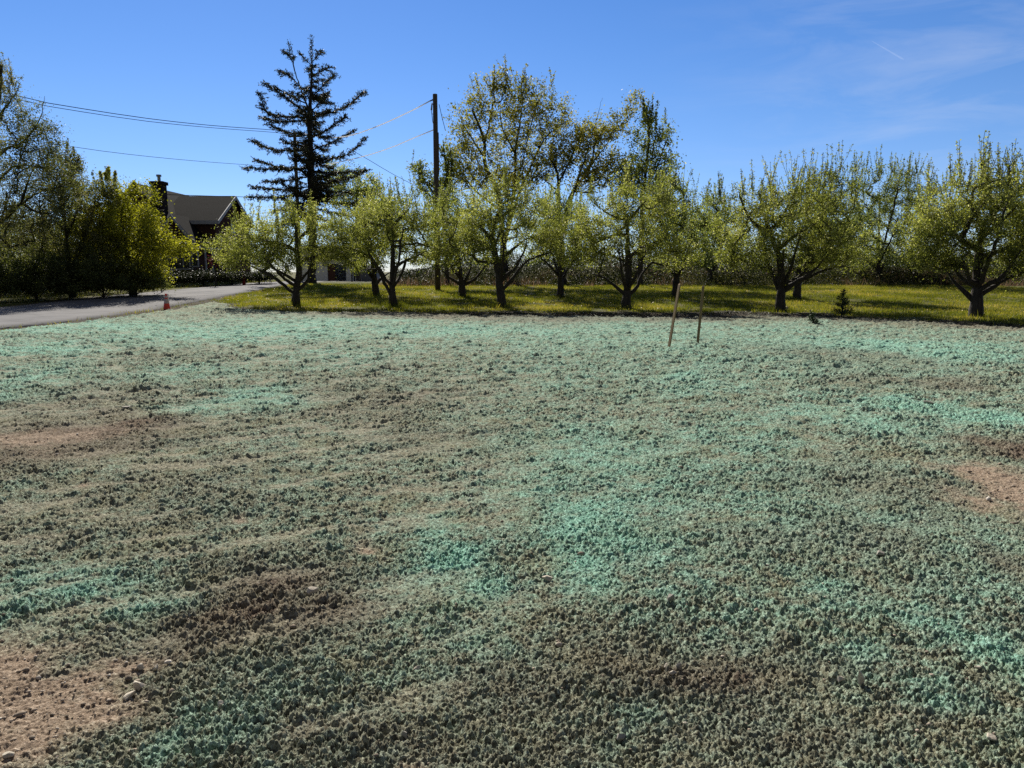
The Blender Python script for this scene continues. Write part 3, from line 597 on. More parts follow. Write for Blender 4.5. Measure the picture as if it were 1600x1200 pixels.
def small_fir(base, hpx, name, lab, seed, lean=0, wr=.38, dens=1.0):
    b = ground(*base); rng = np.random.default_rng(seed); root = empty(name, b); tag(root, lab, 'young tree'); h = hpx * b.y / F_PX
    T = Tree(seed); T.trunk([(0, 0, -.05), (lean * .4, 0, h * .5), (lean, 0, h)], .005); C = []; D = []
    for k in range(int(46 * dens)):
        z = h * rng.uniform(.06, .95); r = (1 - z / h) * wr * h * rng.uniform(.6, 1.1) + .04; az = rng.uniform(0, 2 * pi); st = np.array([lean * z / h, 0, z])
        e = st + np.array([cos(az) * r, sin(az) * r, r * .25]); i0 = len(T.P); T.limb([st, (st + e) / 2 + (0, 0, -.02), e], .004)
        m = int(34 * r / .3) + 5; t_ = rng.random(m)[:, None]; C.append(st + (e - st) * t_ + rng.normal(0, .018, (m, 3))); D.append(np.repeat(((e - st) / r)[None], m, 0))
    C = np.concatenate(C); D = np.concatenate(D) + rng.normal(0, .8, C.shape); D /= np.linalg.norm(D, axis=1, keepdims=True); n = len(C)
    u = rng.normal(size=(n, 3)); u -= D * (u * D).sum(1, keepdims=True); u /= np.linalg.norm(u, axis=1, keepdims=True); ln = rng.uniform(.05, .10, (n, 1))
    V = np.stack([C, C + D * ln * .5 + u * .010, C + D * ln, C + D * ln * .5 - u * .010], 1).reshape(-1, 3)
    T.wood(M_barkd, root, .022, .004, 5); mesh('crown', V, np.arange(4 * n).reshape(-1, 4), M_fir, False, root, {'rnd': ('FLOAT', 'FACE', rng.random(n))})
small_fir((1315, 494), 42, 'young_fir', 'young dark fir between the two right front apple trees', 101, wr=.42, dens=1.3)
small_fir((1271, 508), 24, 'seedling', 'little dark seedling at the field edge left of the young fir', 102, lean=-.12, wr=.22, dens=.6)

# ------------------------------------------------------------------ ground layers
EDGE = [(330, 470), (370, 480), (410, 484), (470, 487), (560, 490), (700, 490), (850, 489), (950, 489), (1050, 490), (1150, 487), (1290, 491), (1400, 499), (1600, 508), (1800, 516)]
ep = [ground(*q) for q in EDGE]; EX = np.array([p.x for p in ep]); EY = np.array([p.y for p in ep])
rn_ = [ground(*q) for q in ((0, 513), (120, 500), (240, 484), (350, 463), (430, 448))]; rf_ = [ground(*q) for q in ((0, 481), (120, 468), (250, 455.5), (400, 442))]
RNY = np.array([-60] + [p.y for p in rn_] + [62, 140]); RNX = np.array([rn_[0].x + 3] + [p.x for p in rn_] + [rn_[-1].x - .3, rn_[-1].x + 4.0])
RFY = np.array([-60] + [p.y for p in rf_] + [66, 140]); RFX = np.array([rf_[0].x + 2.5] + [p.x for p in rf_] + [rf_[-1].x - 0.1, rf_[-1].x + 4])
def road_near(y): return np.interp(y, RNY, RNX)
def road_far(y): return np.interp(y, RFY, RFX)
def field_mask(x, y):
    """signed distance like value, > 0 inside the seeded field"""
    yb = np.interp(x, EX, EY); w = 1.1 * (fbm(x * .8, y * .8, 5, 40, .65) - .5)
    a = yb - y + w * 4.2; bq = x - (road_near(y) + .75) + .5 * w
    bc = np.where(x < EX[0], (yb - y), 9.0)
    return np.minimum(np.minimum(a, bq), np.maximum(bc, a))
# base ground: lawn / rough soil
ys = np.concatenate([np.linspace(-60, 0, 16)[:-1], np.linspace(0, 90, 260), np.geomspace(91, 6000, 40)])
xs = np.concatenate([-np.geomspace(61, 6000, 30)[::-1], np.linspace(-60, 60, 300), np.geomspace(61, 6000, 30)])
X, Yg = np.meshgrid(xs, ys); Z = H(X, Yg)
inside = field_mask(X, Yg); Z = Z - .10 * ss(.0, .8, inside)             # lies lower under the seeded sheet
rd = np.minimum(X - road_far(Yg), road_near(Yg) - X); Z = Z - .06 * ss(-.3, .3, rd)
n1, n2 = X.shape; idx = np.arange(n1 * n2).reshape(n1, n2)
Fg = np.stack([idx[:-1, :-1], idx[:-1, 1:], idx[1:, 1:], idx[1:, :-1]], -1).reshape(-1, 4)
m, t, b, o = mat('lawn_ground'); l = t.links.new
g = nd(t, 'ShaderNodeNewGeometry'); n = nd(t, 'ShaderNodeTexNoise'); n.inputs['Scale'].default_value = .8; n.inputs['Detail'].default_value = 10; l(g.outputs['Position'], n.inputs[0])
n2_ = nd(t, 'ShaderNodeTexNoise'); n2_.inputs['Scale'].default_value = 14; n2_.inputs['Detail'].default_value = 6; l(g.outputs['Position'], n2_.inputs[0])
r1 = ramp(t, [(.3, (.05, .06, .018)), (.5, (.10, .105, .028)), (.62, (.15, .13, .05)), (.75, (.16, .12, .075))]); ad = nd(t, 'ShaderNodeMath', operation='ADD'); l(n.outputs[0], ad.inputs[0])
sb = nd(t, 'ShaderNodeMath', operation='MULTIPLY_ADD'); sb.inputs[1].default_value = .7; sb.inputs[2].default_value = -.35; l(n2_.outputs[0], sb.inputs[0]); l(sb.outputs[0], ad.inputs[1]); l(ad.outputs[0], r1.inputs[0])
at_ = nd(t, 'ShaderNodeAttribute', attribute_name='dirt_shade'); mxd = nd(t, 'ShaderNodeMix', data_type='RGBA'); r2 = ramp(t, [(.3, (.02, .018, .013)), (.55, (.06, .05, .036)), (.7, (.14, .115, .085))]); l(ad.outputs[0], r2.inputs[0])  # soil ramp darkened so its field-edge strip also carries tree shade
l(at_.outputs['Fac'], mxd.inputs[0]); l(r1.outputs[0], mxd.inputs[6]); l(r2.outputs[0], mxd.inputs[7])
l(mxd.outputs[2], b.inputs['Base Color']); b.inputs['Roughness'].default_value = .95; b.inputs['Specular IOR Level'].default_value = .1
bpn = nd(t, 'ShaderNodeBump'); bpn.inputs['Distance'].default_value = .05; l(n2_.outputs[0], bpn.inputs['Height']); l(bpn.outputs[0], b.inputs['Normal'])
dirt_shade = np.clip(ss(-1.5, -.1, inside) , 0, 1); dirt_shade = np.maximum(dirt_shade, ss(-1.0, -.2, rd) * (Yg < 75)); dirt_shade = np.where(Yg < 28, np.maximum(dirt_shade, .0), dirt_shade)
gr = mesh('ground', np.stack([X, Yg, Z], -1).reshape(-1, 3), Fg, m, True, None, {'dirt_shade': ('FLOAT', 'POINT', dirt_shade.ravel())}); tag(gr, kind='structure')
# road
yy = np.concatenate([np.linspace(-60, 10, 30), np.linspace(10.5, 80, 160), np.linspace(82, 140, 20)]); k = 9; rows = []
for y in yy:
    a, c = road_far(y), road_near(y); wv = .12 * (fbm(np.array([y * .9]), np.array([0.]), 3, 8)[0] - .5)
    fr = np.linspace(0, 1, k); xx = a + (c - a + wv) * fr; zz = H(xx, np.full(k, y)) + .022 + .03 * np.sin(fr * pi)
    rows.append(np.stack([np.concatenate([[xx[0] - .03], xx, [xx[-1] + .03]]), np.full(k + 2, y), np.concatenate([[zz[0] - .12], zz, [zz[-1] - .12]])], -1))
V = np.array(rows); kk = k + 2; idx = np.arange(len(yy) * kk).reshape(len(yy), kk); Fg = np.stack([idx[:-1, :-1], idx[:-1, 1:], idx[1:, 1:], idx[1:, :-1]], -1).reshape(-1, 4)
m, t, b, o = mat('asphalt'); l = t.links.new; g = nd(t, 'ShaderNodeNewGeometry')
n = nd(t, 'ShaderNodeTexNoise'); n.inputs['Scale'].default_value = .45; n.inputs['Detail'].default_value = 10; n.inputs['Roughness'].default_value = .7; l(g.outputs['Position'], n.inputs[0])
r1 = ramp(t, [(.3, (.085, .083, .086)), (.5, (.14, .137, .14)), (.7, (.19, .182, .18))]); l(n.outputs[0], r1.inputs[0])
vo = nd(t, 'ShaderNodeTexVoronoi', feature='DISTANCE_TO_EDGE'); vo.inputs['Scale'].default_value = .35; l(g.outputs['Position'], vo.inputs[0]); mr = nd(t, 'ShaderNodeMapRange'); mr.inputs[1].default_value = 0; mr.inputs[2].default_value = .012; mr.inputs[3].default_value = .45; mr.inputs[4].default_value = 1; l(vo.outputs[0], mr.inputs[0])
x = nd(t, 'ShaderNodeMix', data_type='RGBA', blend_type='MULTIPLY'); x.inputs[0].default_value = 1; l(r1.outputs[0], x.inputs[6]); l(mr.outputs[0], x.inputs[7]); l(x.outputs[2], b.inputs['Base Color'])
b.inputs['Roughness'].default_value = .9; b.inputs['Specular IOR Level'].default_value = .2
rdo = mesh('road', V.reshape(-1, 3), Fg, m, False); tag(rdo, kind='structure')

# seeded field: a finely modelled clod surface
NC, s0, s1 = 1180, -.86, .86
yv = [1.25]
while yv[-1] < 41: yv.append(yv[-1] * 1.0019 + .0)
yv = np.array(yv); sv_ = np.linspace(s0, s1, NC)
Yf, Sf = np.meshgrid(yv, sv_, indexing='ij'); rngf = np.random.default_rng(5)
Xf = Sf * (Yf + .35)
Xf = Xf + rngf.uniform(-.3, .3, Xf.shape) * (Yf * 1.72 / NC); Yf = Yf + rngf.uniform(-.3, .3, Yf.shape) * Yf * .0019
def patch(px, py, rx, ry):
    a = ground(px, py - ry); c = ground(px, py + ry); m_ = ground(px, py); cy = (a.y + c.y) / 2
    return (m_.x * cy / m_.y if m_.y else m_.x, cy, rx * cy / F_PX, max((a.y - c.y) / 2, .05))
def paint(lst):
    out = np.zeros_like(Xf); wx = Xf + (fbm(Xf * 1.3, Yf * 1.3, 3, 60) - .5) * .16 * Yf ** .8; wy = Yf + (fbm(Xf * 1.3, Yf * 1.3, 3, 61) - .5) * .22 * Yf ** .9
    for (px, py, rx, ry, a) in lst:
        cx, cy, ax, ay = patch(px, py, rx, ry)
        out = np.maximum(out, a * np.exp(-(((wx - cx) / ax) ** 2 + ((wy - cy) / ay) ** 2) * 1.1))
    return out
TEAL = [(150, 515, 260, 14, .75), (60, 550, 160, 14, .8), (400, 525, 260, 22, .85), (520, 505, 200, 8, .7), (720, 520, 260, 12, .65), (60, 600, 130, 40, .6), (20, 630, 80, 20, .7), (390, 630, 130, 26, .75),
        (300, 590, 140, 22, .5), (960, 520, 250, 16, .5), (1350, 545, 320, 18, .8), (1500, 560, 160, 14, .85), (1100, 620, 190, 60, .5), (1440, 640, 90, 18, .95), (1560, 655, 110, 18, 1.0), (1330, 665, 140, 40, .65), (1150, 690, 150, 50, .5),
        (870, 600, 160, 40, .35), (1000, 720, 130, 60, .5), (940, 830, 120, 70, .85), (890, 890, 80, 50, .95), (1060, 790, 120, 50, .5), (680, 890, 90, 60, .8), (720, 930, 70, 50, .7), (90, 930, 130, 50, .6), (230, 960, 80, 26, .85), (20, 965, 80, 30, .5),
        (1300, 950, 150, 60, .55), (1440, 990, 110, 60, .6), (1560, 1040, 90, 50, .85), (1480, 1120, 60, 60, .5), (1200, 720, 100, 60, .35), (300, 1150, 110, 50, .5), (760, 1010, 90, 60, .35), (560, 560, 200, 30, .4), (1120, 870, 90, 50, .3), (1320, 1020, 80, 30, .55), (1180, 980, 160, 36, .4)]
BARE = [(190, 1100, 80, 60, .7), (80, 690, 150, 28, .68), (1450, 770, 60, 30, .4), (260, 1110, 60, 60, .45), (60, 1130, 190, 120, 1.0), (200, 1035, 110, 26, .8), (20, 1060, 140, 80, .9), (1560, 755, 90, 48, .9), (1610, 790, 100, 50, .9), (1480, 730, 60, 18, .4), (1520, 790, 90, 40, .6), (400, 815, 40, 12, .7), (560, 860, 30, 12, .6), (130, 780, 40, 10, .5), (60, 850, 60, 10, .5),
        (580, 825, 26, 10, .5), (640, 1180, 40, 20, .6), (810, 845, 30, 10, .5), (330, 870, 30, 10, .5), (200, 720, 140, 8, .35), (620, 570, 50, 8, .35), (485, 618, 30, 8, .4), (700, 700, 40, 16, .3), (560, 770, 24, 10, .4)]
DARK = [(650, 1160, 420, 70, .45), (1250, 1160, 300, 60, .5), (250, 800, 260, 90, .3), (800, 1080, 200, 60, .45), (150, 640, 250, 50, .35), (110, 690, 200, 44, .95), (30, 720, 90, 50, .7), (600, 640, 170, 50, .45), (680, 690, 160, 40, .4), (350, 990, 170, 70, .85), (420, 930, 150, 60, .75), (480, 1000, 150, 70, .7), (250, 1080, 70, 60, .5), (1100, 1060, 220, 50, .8), (960, 1040, 120, 50, .6), (1180, 1110, 150, 60, .5),
        (1560, 700, 90, 18, .9), (1380, 780, 160, 70, .45), (1580, 900, 60, 60, .6), (1300, 560, 160, 26, .4), (1440, 600, 130, 14, .55), (1200, 850, 120, 50, .35), (250, 560, 100, 18, .3), (1340, 850, 130, 60, .4), (1480, 1170, 120, 40, .4)]
far = ss(9, 24, Yf); teal = paint(TEAL); bare = paint(BARE); dark = paint(DARK)
teal = np.maximum(teal, paint([(1050, 650, 460, 170, .50), (950, 820, 280, 190, .52), (1300, 900, 380, 240, .44), (700, 960, 300, 160, .32), (1200, 1120, 500, 120, .18), (200, 560, 500, 70, .34), (700, 560, 400, 60, .30), (1300, 560, 500, 60, .36), (560, 800, 300, 120, .16)]))
teal = teal * (1 - .35 * dark) + .34 * (fbm((Xf * .9 + Yf * .3) * 1.6, (Yf * .9 - Xf * .3) * 3.2, 4, 66) - .5) + .5 * far * (fbm(Xf * .7, Yf * .9, 3, 67) - .5)
bare = ss(.15, .85, bare + .5 * (fbm(Xf * 6, Yf * 6, 4, 71) - .5)); teal = teal * (1 - bare)
teal = np.clip(teal + .06 * far * (1 - dark), 0, 1)
smo = ss(.52, .66, fbm((Xf * .9 + Yf * .44) * 1.6, (Yf * .9 - Xf * .44) * 6.5, 4, 68)) * (1 - bare) * (.25 + .75 * ss(1, -1.5, Xf))
rough = (1 - .86 * bare) * (1 - .5 * smo)
wrp = .35
wx = Xf + .045 * (fbm(Xf * 24, Yf * 24, 3, 90, .7) - .5); wy = Yf + .045 * (fbm(Xf * 24, Yf * 24, 3, 91, .7) - .5)
dens = fbm(Xf * 1.1, Yf * 1.1, 3, 95)
Zf = H(Xf, Yf) + .012
Zf += .030 * (fbm(Xf * 2.2, Yf * 2.2, 3, 12) - .5)
big = lumps(wx * 15, wy * 15, 300, .22); mid = lumps(wx * 38, wy * 38, 301, .6); sml = lumps(wx * 82, wy * 82, 302, .85)
nearf = 1 - ss(7, 18, Yf)
ff = ss(3.5, 12, Yf); jag = fbm(Xf * 28, Yf * 28, 4, 14, .62); rdg = 1 - np.abs(fbm(Xf * 30, Yf * 30, 3, 16, .6) - .5) * 4
Zf += .88 * rough * (.018 * big * (.0 + 1.8 * ss(.42, .68, dens)) + (.0150 * mid * (.15 + 1.7 * ss(.38, .62, fbm(Xf * 3.1, Yf * 3.1, 3, 97))) + .0115 * sml + .020 * (jag - .5)) * (1 + .9 * ff) + .006 * rdg)
Zf += (.005 + .013 * rough) * (fbm(Xf * 100, Yf * 100, 2, 15, .7) - .5) * 2
# faint tracked ruts running toward the upper right, left half of the field
rut = np.sin((Xf * .55 - Yf * .84) * 9 + 3 * fbm(Xf * .8, Yf * .8, 2, 18)); rutm = ss(.45, .7, fbm(Xf * .5 + 5, Yf * .5, 2, 19)) * ss(-.5, -1.5, Xf) + .5 * bare
Zf += .006 * rut * rutm
Zf += .018 * bare * (fbm(Xf * 9 + Yf * 5, Yf * 26 - Xf * 14, 4, 23, .6) - .5)
fm = field_mask(Xf, Yf) - (3.0 + 3.4 * (fbm(Xf * 1.3, Yf * 2, 4, 88, .65) - .5)) * ss(-5, 1, Xf) * ss(16, 18, Yf); dark = np.maximum(dark, .55 * (1 - ss(1.0, 5.5, fm + 1.2 * (fbm(Xf, Yf * 2, 3, 69) - .5))) * ss(-11, -5, Xf) * ss(16, 18, Yf)); teal = np.clip(teal, 0, 1) * (1 - .6 * dark * ss(16, 18, Yf))  # brown soil band by the orchard, with tree shade put into its colour
Zf -= .10 * (1 - ss(-.05, .35, fm))
lg = lumps(wx * 6.5, wy * 6.5, 305, .30); lg2 = lumps(wx * 3.2, wy * 4.5, 306, .16)
Zf += rough * (.030 * lg * ff + .035 * lg2 * ff) + .07 * rough * ff * (fbm(Xf * 6, Yf * 6, 3, 17) - .5)
crev = smo
n1, n2 = Xf.shape; idx = np.arange(n1 * n2).reshape(n1, n2)
Fg = np.stack([idx[:-1, :-1], idx[:-1, 1:], idx[1:, 1:], idx[1:, :-1]], -1).reshape(-1, 4)
keep = (fm > -.12)[:-1, :-1].ravel(); Fg = Fg[keep]
used = np.zeros(n1 * n2, bool); used[Fg.ravel()] = True; remap = np.cumsum(used) - 1; Fg = remap[Fg]
Vf = np.stack([Xf, Yf, Zf], -1).reshape(-1, 3)[used]
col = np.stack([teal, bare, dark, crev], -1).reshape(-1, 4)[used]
m, t, b, o = mat('hydroseed_mulch'); l = t.links.new
g = nd(t, 'ShaderNodeNewGeometry'); a = nd(t, 'ShaderNodeAttribute', attribute_name='mask'); sp = nd(t, 'ShaderNodeSeparateColor'); l(a.outputs['Color'], sp.inputs[0])
def noise(sc, det=4, rg=.6):
    n = nd(t, 'ShaderNodeTexNoise'); n.inputs['Scale'].default_value = sc; n.inputs['Detail'].default_value = det; n.inputs['Roughness'].default_value = rg; l(g.outputs['Position'], n.inputs[0]); return n
def math_(op, a_, b__=None, c_=None, clamp=False):
    q = nd(t, 'ShaderNodeMath', operation=op); q.use_clamp = clamp
    for i, v in enumerate((a_, b__, c_)):
        if v is None: continue
        if isinstance(v, (int, float)): q.inputs[i].default_value = v
        else: l(v, q.inputs[i])
    return q.outputs[0]
def mixc(f, c1, c2):
    q = nd(t, 'ShaderNodeMix', data_type='RGBA'); l(f, q.inputs[0])
    for i, c in ((6, c1), (7, c2)):
        if isinstance(c, tuple): q.inputs[i].default_value = (*c, 1)
        else: l(c, q.inputs[i])
    return q.outputs[2]
nA = noise(60, 5, .7); nB = noise(9, 5, .65); nC_ = noise(2.0, 5, .6)
mul = ramp(t, [(.28, (.045, .045, .033)), (.43, (.11, .115, .08)), (.53, (.25, .255, .18)), (.68, (.50, .50, .37))]); l(nA.outputs[0], mul.inputs[0])
tealr = ramp(t, [(.28, (.05, .13, .095)), (.43, (.14, .32, .235)), (.54, (.28, .55, .43)), (.70, (.50, .76, .63))]); l(nA.outputs[0], tealr.inputs[0])
brn = ramp(t, [(.3, (.04, .026, .02)), (.45, (.11, .075, .055)), (.56, (.20, .15, .11)), (.72, (.38, .31, .23))]); l(nA.outputs[0], brn.inputs[0])
barer = ramp(t, [(.28, (.11, .08, .057)), (.44, (.25, .185, .13)), (.57, (.39, .30, .215)), (.72, (.70, .59, .46))]); l(nA.outputs[0], barer.inputs[0])
sand = mixc(math_('MULTIPLY', nC_.outputs[0], .0), mul.outputs[0], mul.outputs[0])
# teal coverage is speckled by fine noise, strongest on the raised clods
tf = math_('MULTIPLY_ADD', nB.outputs[0], 2.4, -1.20); tf = math_('MULTIPLY_ADD', nA.outputs[0], 1.5, math_('ADD', tf, -.75)); tf = math_('ADD', tf, math_('MULTIPLY_ADD', sp.outputs[0], 1.2, .0), clamp=True); tf = math_('MULTIPLY', tf, .92)
c = mixc(tf, mul.outputs[0], tealr.outputs[0])
yel = math_('MULTIPLY_ADD', nC_.outputs[0], 5, -2.35, clamp=True); yel = math_('MULTIPLY', yel, .35); c = mixc(yel, c, mixc(nA.outputs[0], (.16, .15, .075), (.36, .33, .19)))
c = mixc(math_('MULTIPLY', a.outputs['Alpha'], .45), c, mixc(nA.outputs[0], (.24, .215, .15), (.48, .44, .33)))
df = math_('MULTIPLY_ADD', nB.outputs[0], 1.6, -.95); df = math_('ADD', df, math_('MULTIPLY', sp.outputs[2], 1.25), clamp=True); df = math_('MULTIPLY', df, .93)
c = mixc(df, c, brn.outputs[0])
bf = math_('MULTIPLY_ADD', nB.outputs[0], 2.2, -1.1); bf = math_('ADD', bf, math_('MULTIPLY', sp.outputs[1], 1.1)); bf = math_('MULTIPLY', bf, sp.outputs[1], clamp=True); c = mixc(bf, c, barer.outputs[0])
l(c, b.inputs['Base Color']); b.inputs['Roughness'].default_value = .95; b.inputs['Specular IOR Level'].default_value = .12
nD_ = noise(140, 4, .7); bpn = nd(t, 'ShaderNodeBump'); bpn.inputs['Distance'].default_value = .008; l(nD_.outputs[0], bpn.inputs['Height']); l(bpn.outputs[0], b.inputs['Normal'])
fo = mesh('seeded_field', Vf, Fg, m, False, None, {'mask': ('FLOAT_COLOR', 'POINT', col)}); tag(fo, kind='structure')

# ------------------------------------------------------------------ grass, litter, brush
def scatter(name, mat_, n, region, h, w, seed, lab=None, lean=.35, zoff=0, hnoise=True, rbias=0):
    rng = np.random.default_rng(seed); x0, x1, y0, y1, fn = region
    x = rng.uniform(x0, x1, n); y = rng.uniform(y0, y1, n); k = fn(x, y, rng); x, y = x[k], y[k]; n = len(x)
    hh = rng.uniform(h[0], h[1], n) * (.55 + .9 * fbm(x * .8, y * .8, 3, 50) if hnoise else 1); z = H(x, y) - .01 + zoff
    az = rng.uniform(0, 2 * pi, n); d = np.stack([np.cos(az), np.sin(az), np.zeros(n)], 1) * (w * rng.uniform(.6, 1.4, n))[:, None] * .5
    base = np.stack([x, y, z], 1); top = base + np.stack([rng.normal(0, lean, n) * hh, rng.normal(0, lean, n) * hh, hh], 1)
    V = np.stack([base - d, base + d, top], 1).reshape(-1, 3)
    rn = np.clip(rng.random(n) * .7 + (fbm(x * .5, y * .5, 3, 51) - .5) * 1.1 + .15 + rbias, 0, 1)
    o = mesh(name, V, np.arange(3 * n).reshape(-1, 3), mat_, False, None, {'rnd': ('FLOAT', 'FACE', rn)}); tag(o, lab, kind='stuff'); return o
def lawn(x, y, rng):
    f = field_mask(x, y); return (f < -.25 - rng.random(len(x)) * .9) & (x > road_near(y) + .15 + .4 * rng.random(len(x))) & (y < 56) & (fbm(x * 1.7, y * 1.7, 3, 54) > .33 + .12 * rng.random(len(x)))
scatter('orchard_grass', M_grass, 560000, (-18, 34, 22, 57, lawn), (.05, .14), .022, 1, 'sunny yellow green grass under the apple trees')
scatter('tall_grass', M_grass, 26000, (-18, 34, 22, 57, lambda x, y, r: lawn(x, y, r) & (fbm(x * 1.2, y * 1.2, 3, 55) > .6)), (.12, .28), .02, 2, 'taller uneven grass tufts in the orchard', rbias=-.1)
scatter('stray_grass', M_grass, 26000, (-16, 30, 18, 40, lambda x, y, r: (field_mask(x, y) > -1.2) & (field_mask(x, y) < 1.1 * r.random(len(x))) & (fbm(x * 1.1, y * 1.6, 3, 57) > .5)), (.04, .13), .022, 7, 'stray grass tufts spilling over the field edge', rbias=-.1)
TRX = [(ground(*q).x, ground(*q).y) for q in ((462, 478), (615, 479), (785, 480), (978, 483), (1219, 487), (1525, 496), (587, 463), (723, 464), (876, 465), (1055, 466), (1245, 468))]
scatter('trunk_grass', M_grass, 260000, (-14, 22, 24, 48, lambda x, y, r: np.min([np.hypot(x - a, y - c) for a, c in TRX], 0) < .25 + .45 * r.random(len(x))), (.12, .34), .022, 10, 'long unmown grass tufts around the apple trunks', rbias=-.12)
scatter('edge_grass', M_grass, 60000, (-60, -14, 20, 70, lambda x, y, r: (x < road_far(y) - .1 - .5 * r.random(len(x))) & (x > road_far(y) - 9)), (.06, .22), .025, 3, 'rough grass on the far side of the road', rbias=-.15)
scatter('verge_grass', M_dry, 9000, (-24, -12, 16, 50, lambda x, y, r: (x > road_near(y) + .02) & (field_mask(x, y) < .05) & (x < road_near(y) + 1.4) & (fbm(x * 1.5, y * 1.5, 3, 56) > .47)), (.03, .11), .02, 4, 'dry tan grass and litter on the near road shoulder')
scatter('edge_litter', M_brush, 60000, (-14, 26, 18, 40, lambda x, y, r: (np.abs(field_mask(x, y) - .6) < 2.6 * r.random(len(x)) ** 1.5 + .1)), (.01, .05), .05, 6, 'dry leaf litter and clods along the field edge', lean=1.4)
rng = np.random.default_rng(8)
def dand():
    n = 5200; x = rng.uniform(-17, 32, n); y = rng.uniform(24, 55, n); k = (field_mask(x, y) < -.7) & (x > road_near(y) + .3) & (fbm(x * .35, y * .35, 3, 58) > .43); x, y = x[k], y[k]
    C = np.stack([x, y, H(x, y) + rng.uniform(.06, .13, len(x))], 1); V, Fq = leafquads(C, .055, rng, .95, 1.2)
    o = mesh('dandelions', V, Fq, M_dand, False, None, {'rnd': ('FLOAT', 'FACE', rng.random(len(x)))}); tag(o, 'yellow dandelion heads dotted over the orchard grass', kind='stuff')
dand()
def brush():
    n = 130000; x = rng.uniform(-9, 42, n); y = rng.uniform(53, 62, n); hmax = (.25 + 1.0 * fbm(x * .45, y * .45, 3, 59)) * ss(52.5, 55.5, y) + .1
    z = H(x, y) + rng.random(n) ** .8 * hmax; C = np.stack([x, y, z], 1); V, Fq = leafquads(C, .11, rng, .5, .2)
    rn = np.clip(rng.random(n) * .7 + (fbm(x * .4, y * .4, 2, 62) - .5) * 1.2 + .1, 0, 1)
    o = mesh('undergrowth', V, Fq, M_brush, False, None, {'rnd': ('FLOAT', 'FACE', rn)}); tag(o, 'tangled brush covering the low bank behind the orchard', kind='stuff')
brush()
scatter('dry_bank_grass', M_dry, 9000, (-10, 40, 52, 58, lambda x, y, r: fbm(x * .35, y * .6, 3, 64) > .58), (.25, .8), .03, 9, 'reddish dry grass along the foot of the bank', lean=.3)

# ------------------------------------------------------------------ stones
def stone_mesh(r, seed, sub=3, ang=.35):
    import bmesh
    rg = random.Random(seed); bm = bmesh.new(); bmesh.ops.create_icosphere(bm, subdivisions=sub, radius=1)
    planes = [(Vector((rg.gauss(0, 1), rg.gauss(0, 1), rg.gauss(0, 1))).normalized(), rg.uniform(.42, .8)) for _ in range(14)]
    for v in bm.verts:
        c = v.co.copy()
        for nrm, d in planes:
            e = c.dot(nrm)
            if e > d: c -= nrm * (e - d)
        v.co = Vector((c.x * r[0], c.y * r[1], c.z * r[2])) * (1 + rg.uniform(-.02, .02))
    V = [tuple(v.co) for v in bm.verts]; Fc = [tuple(x.index for x in f.verts) for f in bm.faces]; bm.free(); return V, Fc
def fz(x, y):
    d = (Vf[:, 0] - x) ** 2 + (Vf[:, 1] - y) ** 2; k = np.argpartition(d, 60)[:60]; return float(np.median(Vf[k, 2]))
stones = [  # px, py (base), width px, height px, rot, pale, label
    (488, 936, 15, 11, .4, 1, 'small blocky pale stone alone on dark clods left of centre'),
    (218, 1079, 22, 12, .5, 1, 'largest pale stone on the right rim of the brown bare patch'),
    (202, 1093, 22, 9, .6, 1, 'flat tan stone just below the largest pale stone on the brown patch'),
    (219, 1049, 13, 8, .2, 1, 'small white stone uphill of the largest pale stone on the brown patch'),
    (244, 1050, 8, 9, 1.2, 1, 'tiny upright white stone where the brown patch meets the mulch'),
    (1345, 1078, 10, 24, .1, 1, 'upright slab of tan stone at the lower right'),
    (1312, 1072, 11, 8, .3, 1, 'small pale stone just left of the upright tan slab'),
    (1050, 1066, 11, 9, .2, 1, 'pale yellow stone in the small cluster below centre'),
    (1040, 1056, 10, 7, .8, 1, 'smaller whitish stone at the top of the small cluster below centre'),
    (1060, 1058, 10, 14, -.4, 0, 'dark leaning flake of rock in the small cluster below centre'),
    (1047, 951, 12, 15, .2, 0, 'pointed dark stone standing alone right of centre'),
    (855, 911, 14, 8, .5, 1, 'pale stone in the bright green mulch near the centre'),
    (1549, 1168, 17, 9, .1, 1, 'rounded pale stone near the bottom right corner'),
    (1528, 1057, 10, 6, .2, 1, 'small white stone on green mulch near the right edge'),
    (651, 1051, 11, 5, .3, 1, 'thin white flake on the mulch at the lower centre left'),
    (345, 1118, 11, 9, .7, 1, 'white pebble right of the brown bare patch'),
    (12, 1192, 16, 8, .4, 1, 'yellowish stone in the bottom left corner'),
    (632, 1164, 8, 12, .2, 0, 'small grey upright pebble at the bottom centre'),
    (970, 1166, 16, 14, .3, 0, 'rounded mulch dusted stone at the bottom right of centre'),
    (1450, 636, 18, 7, .0, 0, 'dark clod of rock on the bright green patch at the right'),
    (197, 644, 12, 4, .2, 0, 'dark flat clod on the brown left area'),
    (1375, 876, 16, 7, .1, 0, 'low dark rock in the mulch at the right')]
for k, (px, py, w, h, rz, pale, lab) in enumerate(stones):
    p = ground(px, py); q = p.y / F_PX * 1.32; rx, rzz = w * q / 2, h * q / 2
    V, Fc = stone_mesh((rx * 1.1, rx * .85, rzz * 1.25), 500 + k); o = mesh('stone', V, Fc, M_stone if pale else M_stoned, False)
    o.location = (p.x, p.y, fz(p.x, p.y) + rzz * .80); o.rotation_euler = (0, .25 * math.sin(k * 2.1), rz); tag(o, lab, 'stone', 'loose stones on the seeded field')
p = ground(1229, 486); V, Fc = stone_mesh((.22, .16, .14), 77); o = mesh('boulder', V, Fc, M_stone, False); o.location = (p.x, p.y, p.z + .06); tag(o, 'rounded pale boulder at the foot of the crooked leaning apple trunk', 'boulder')
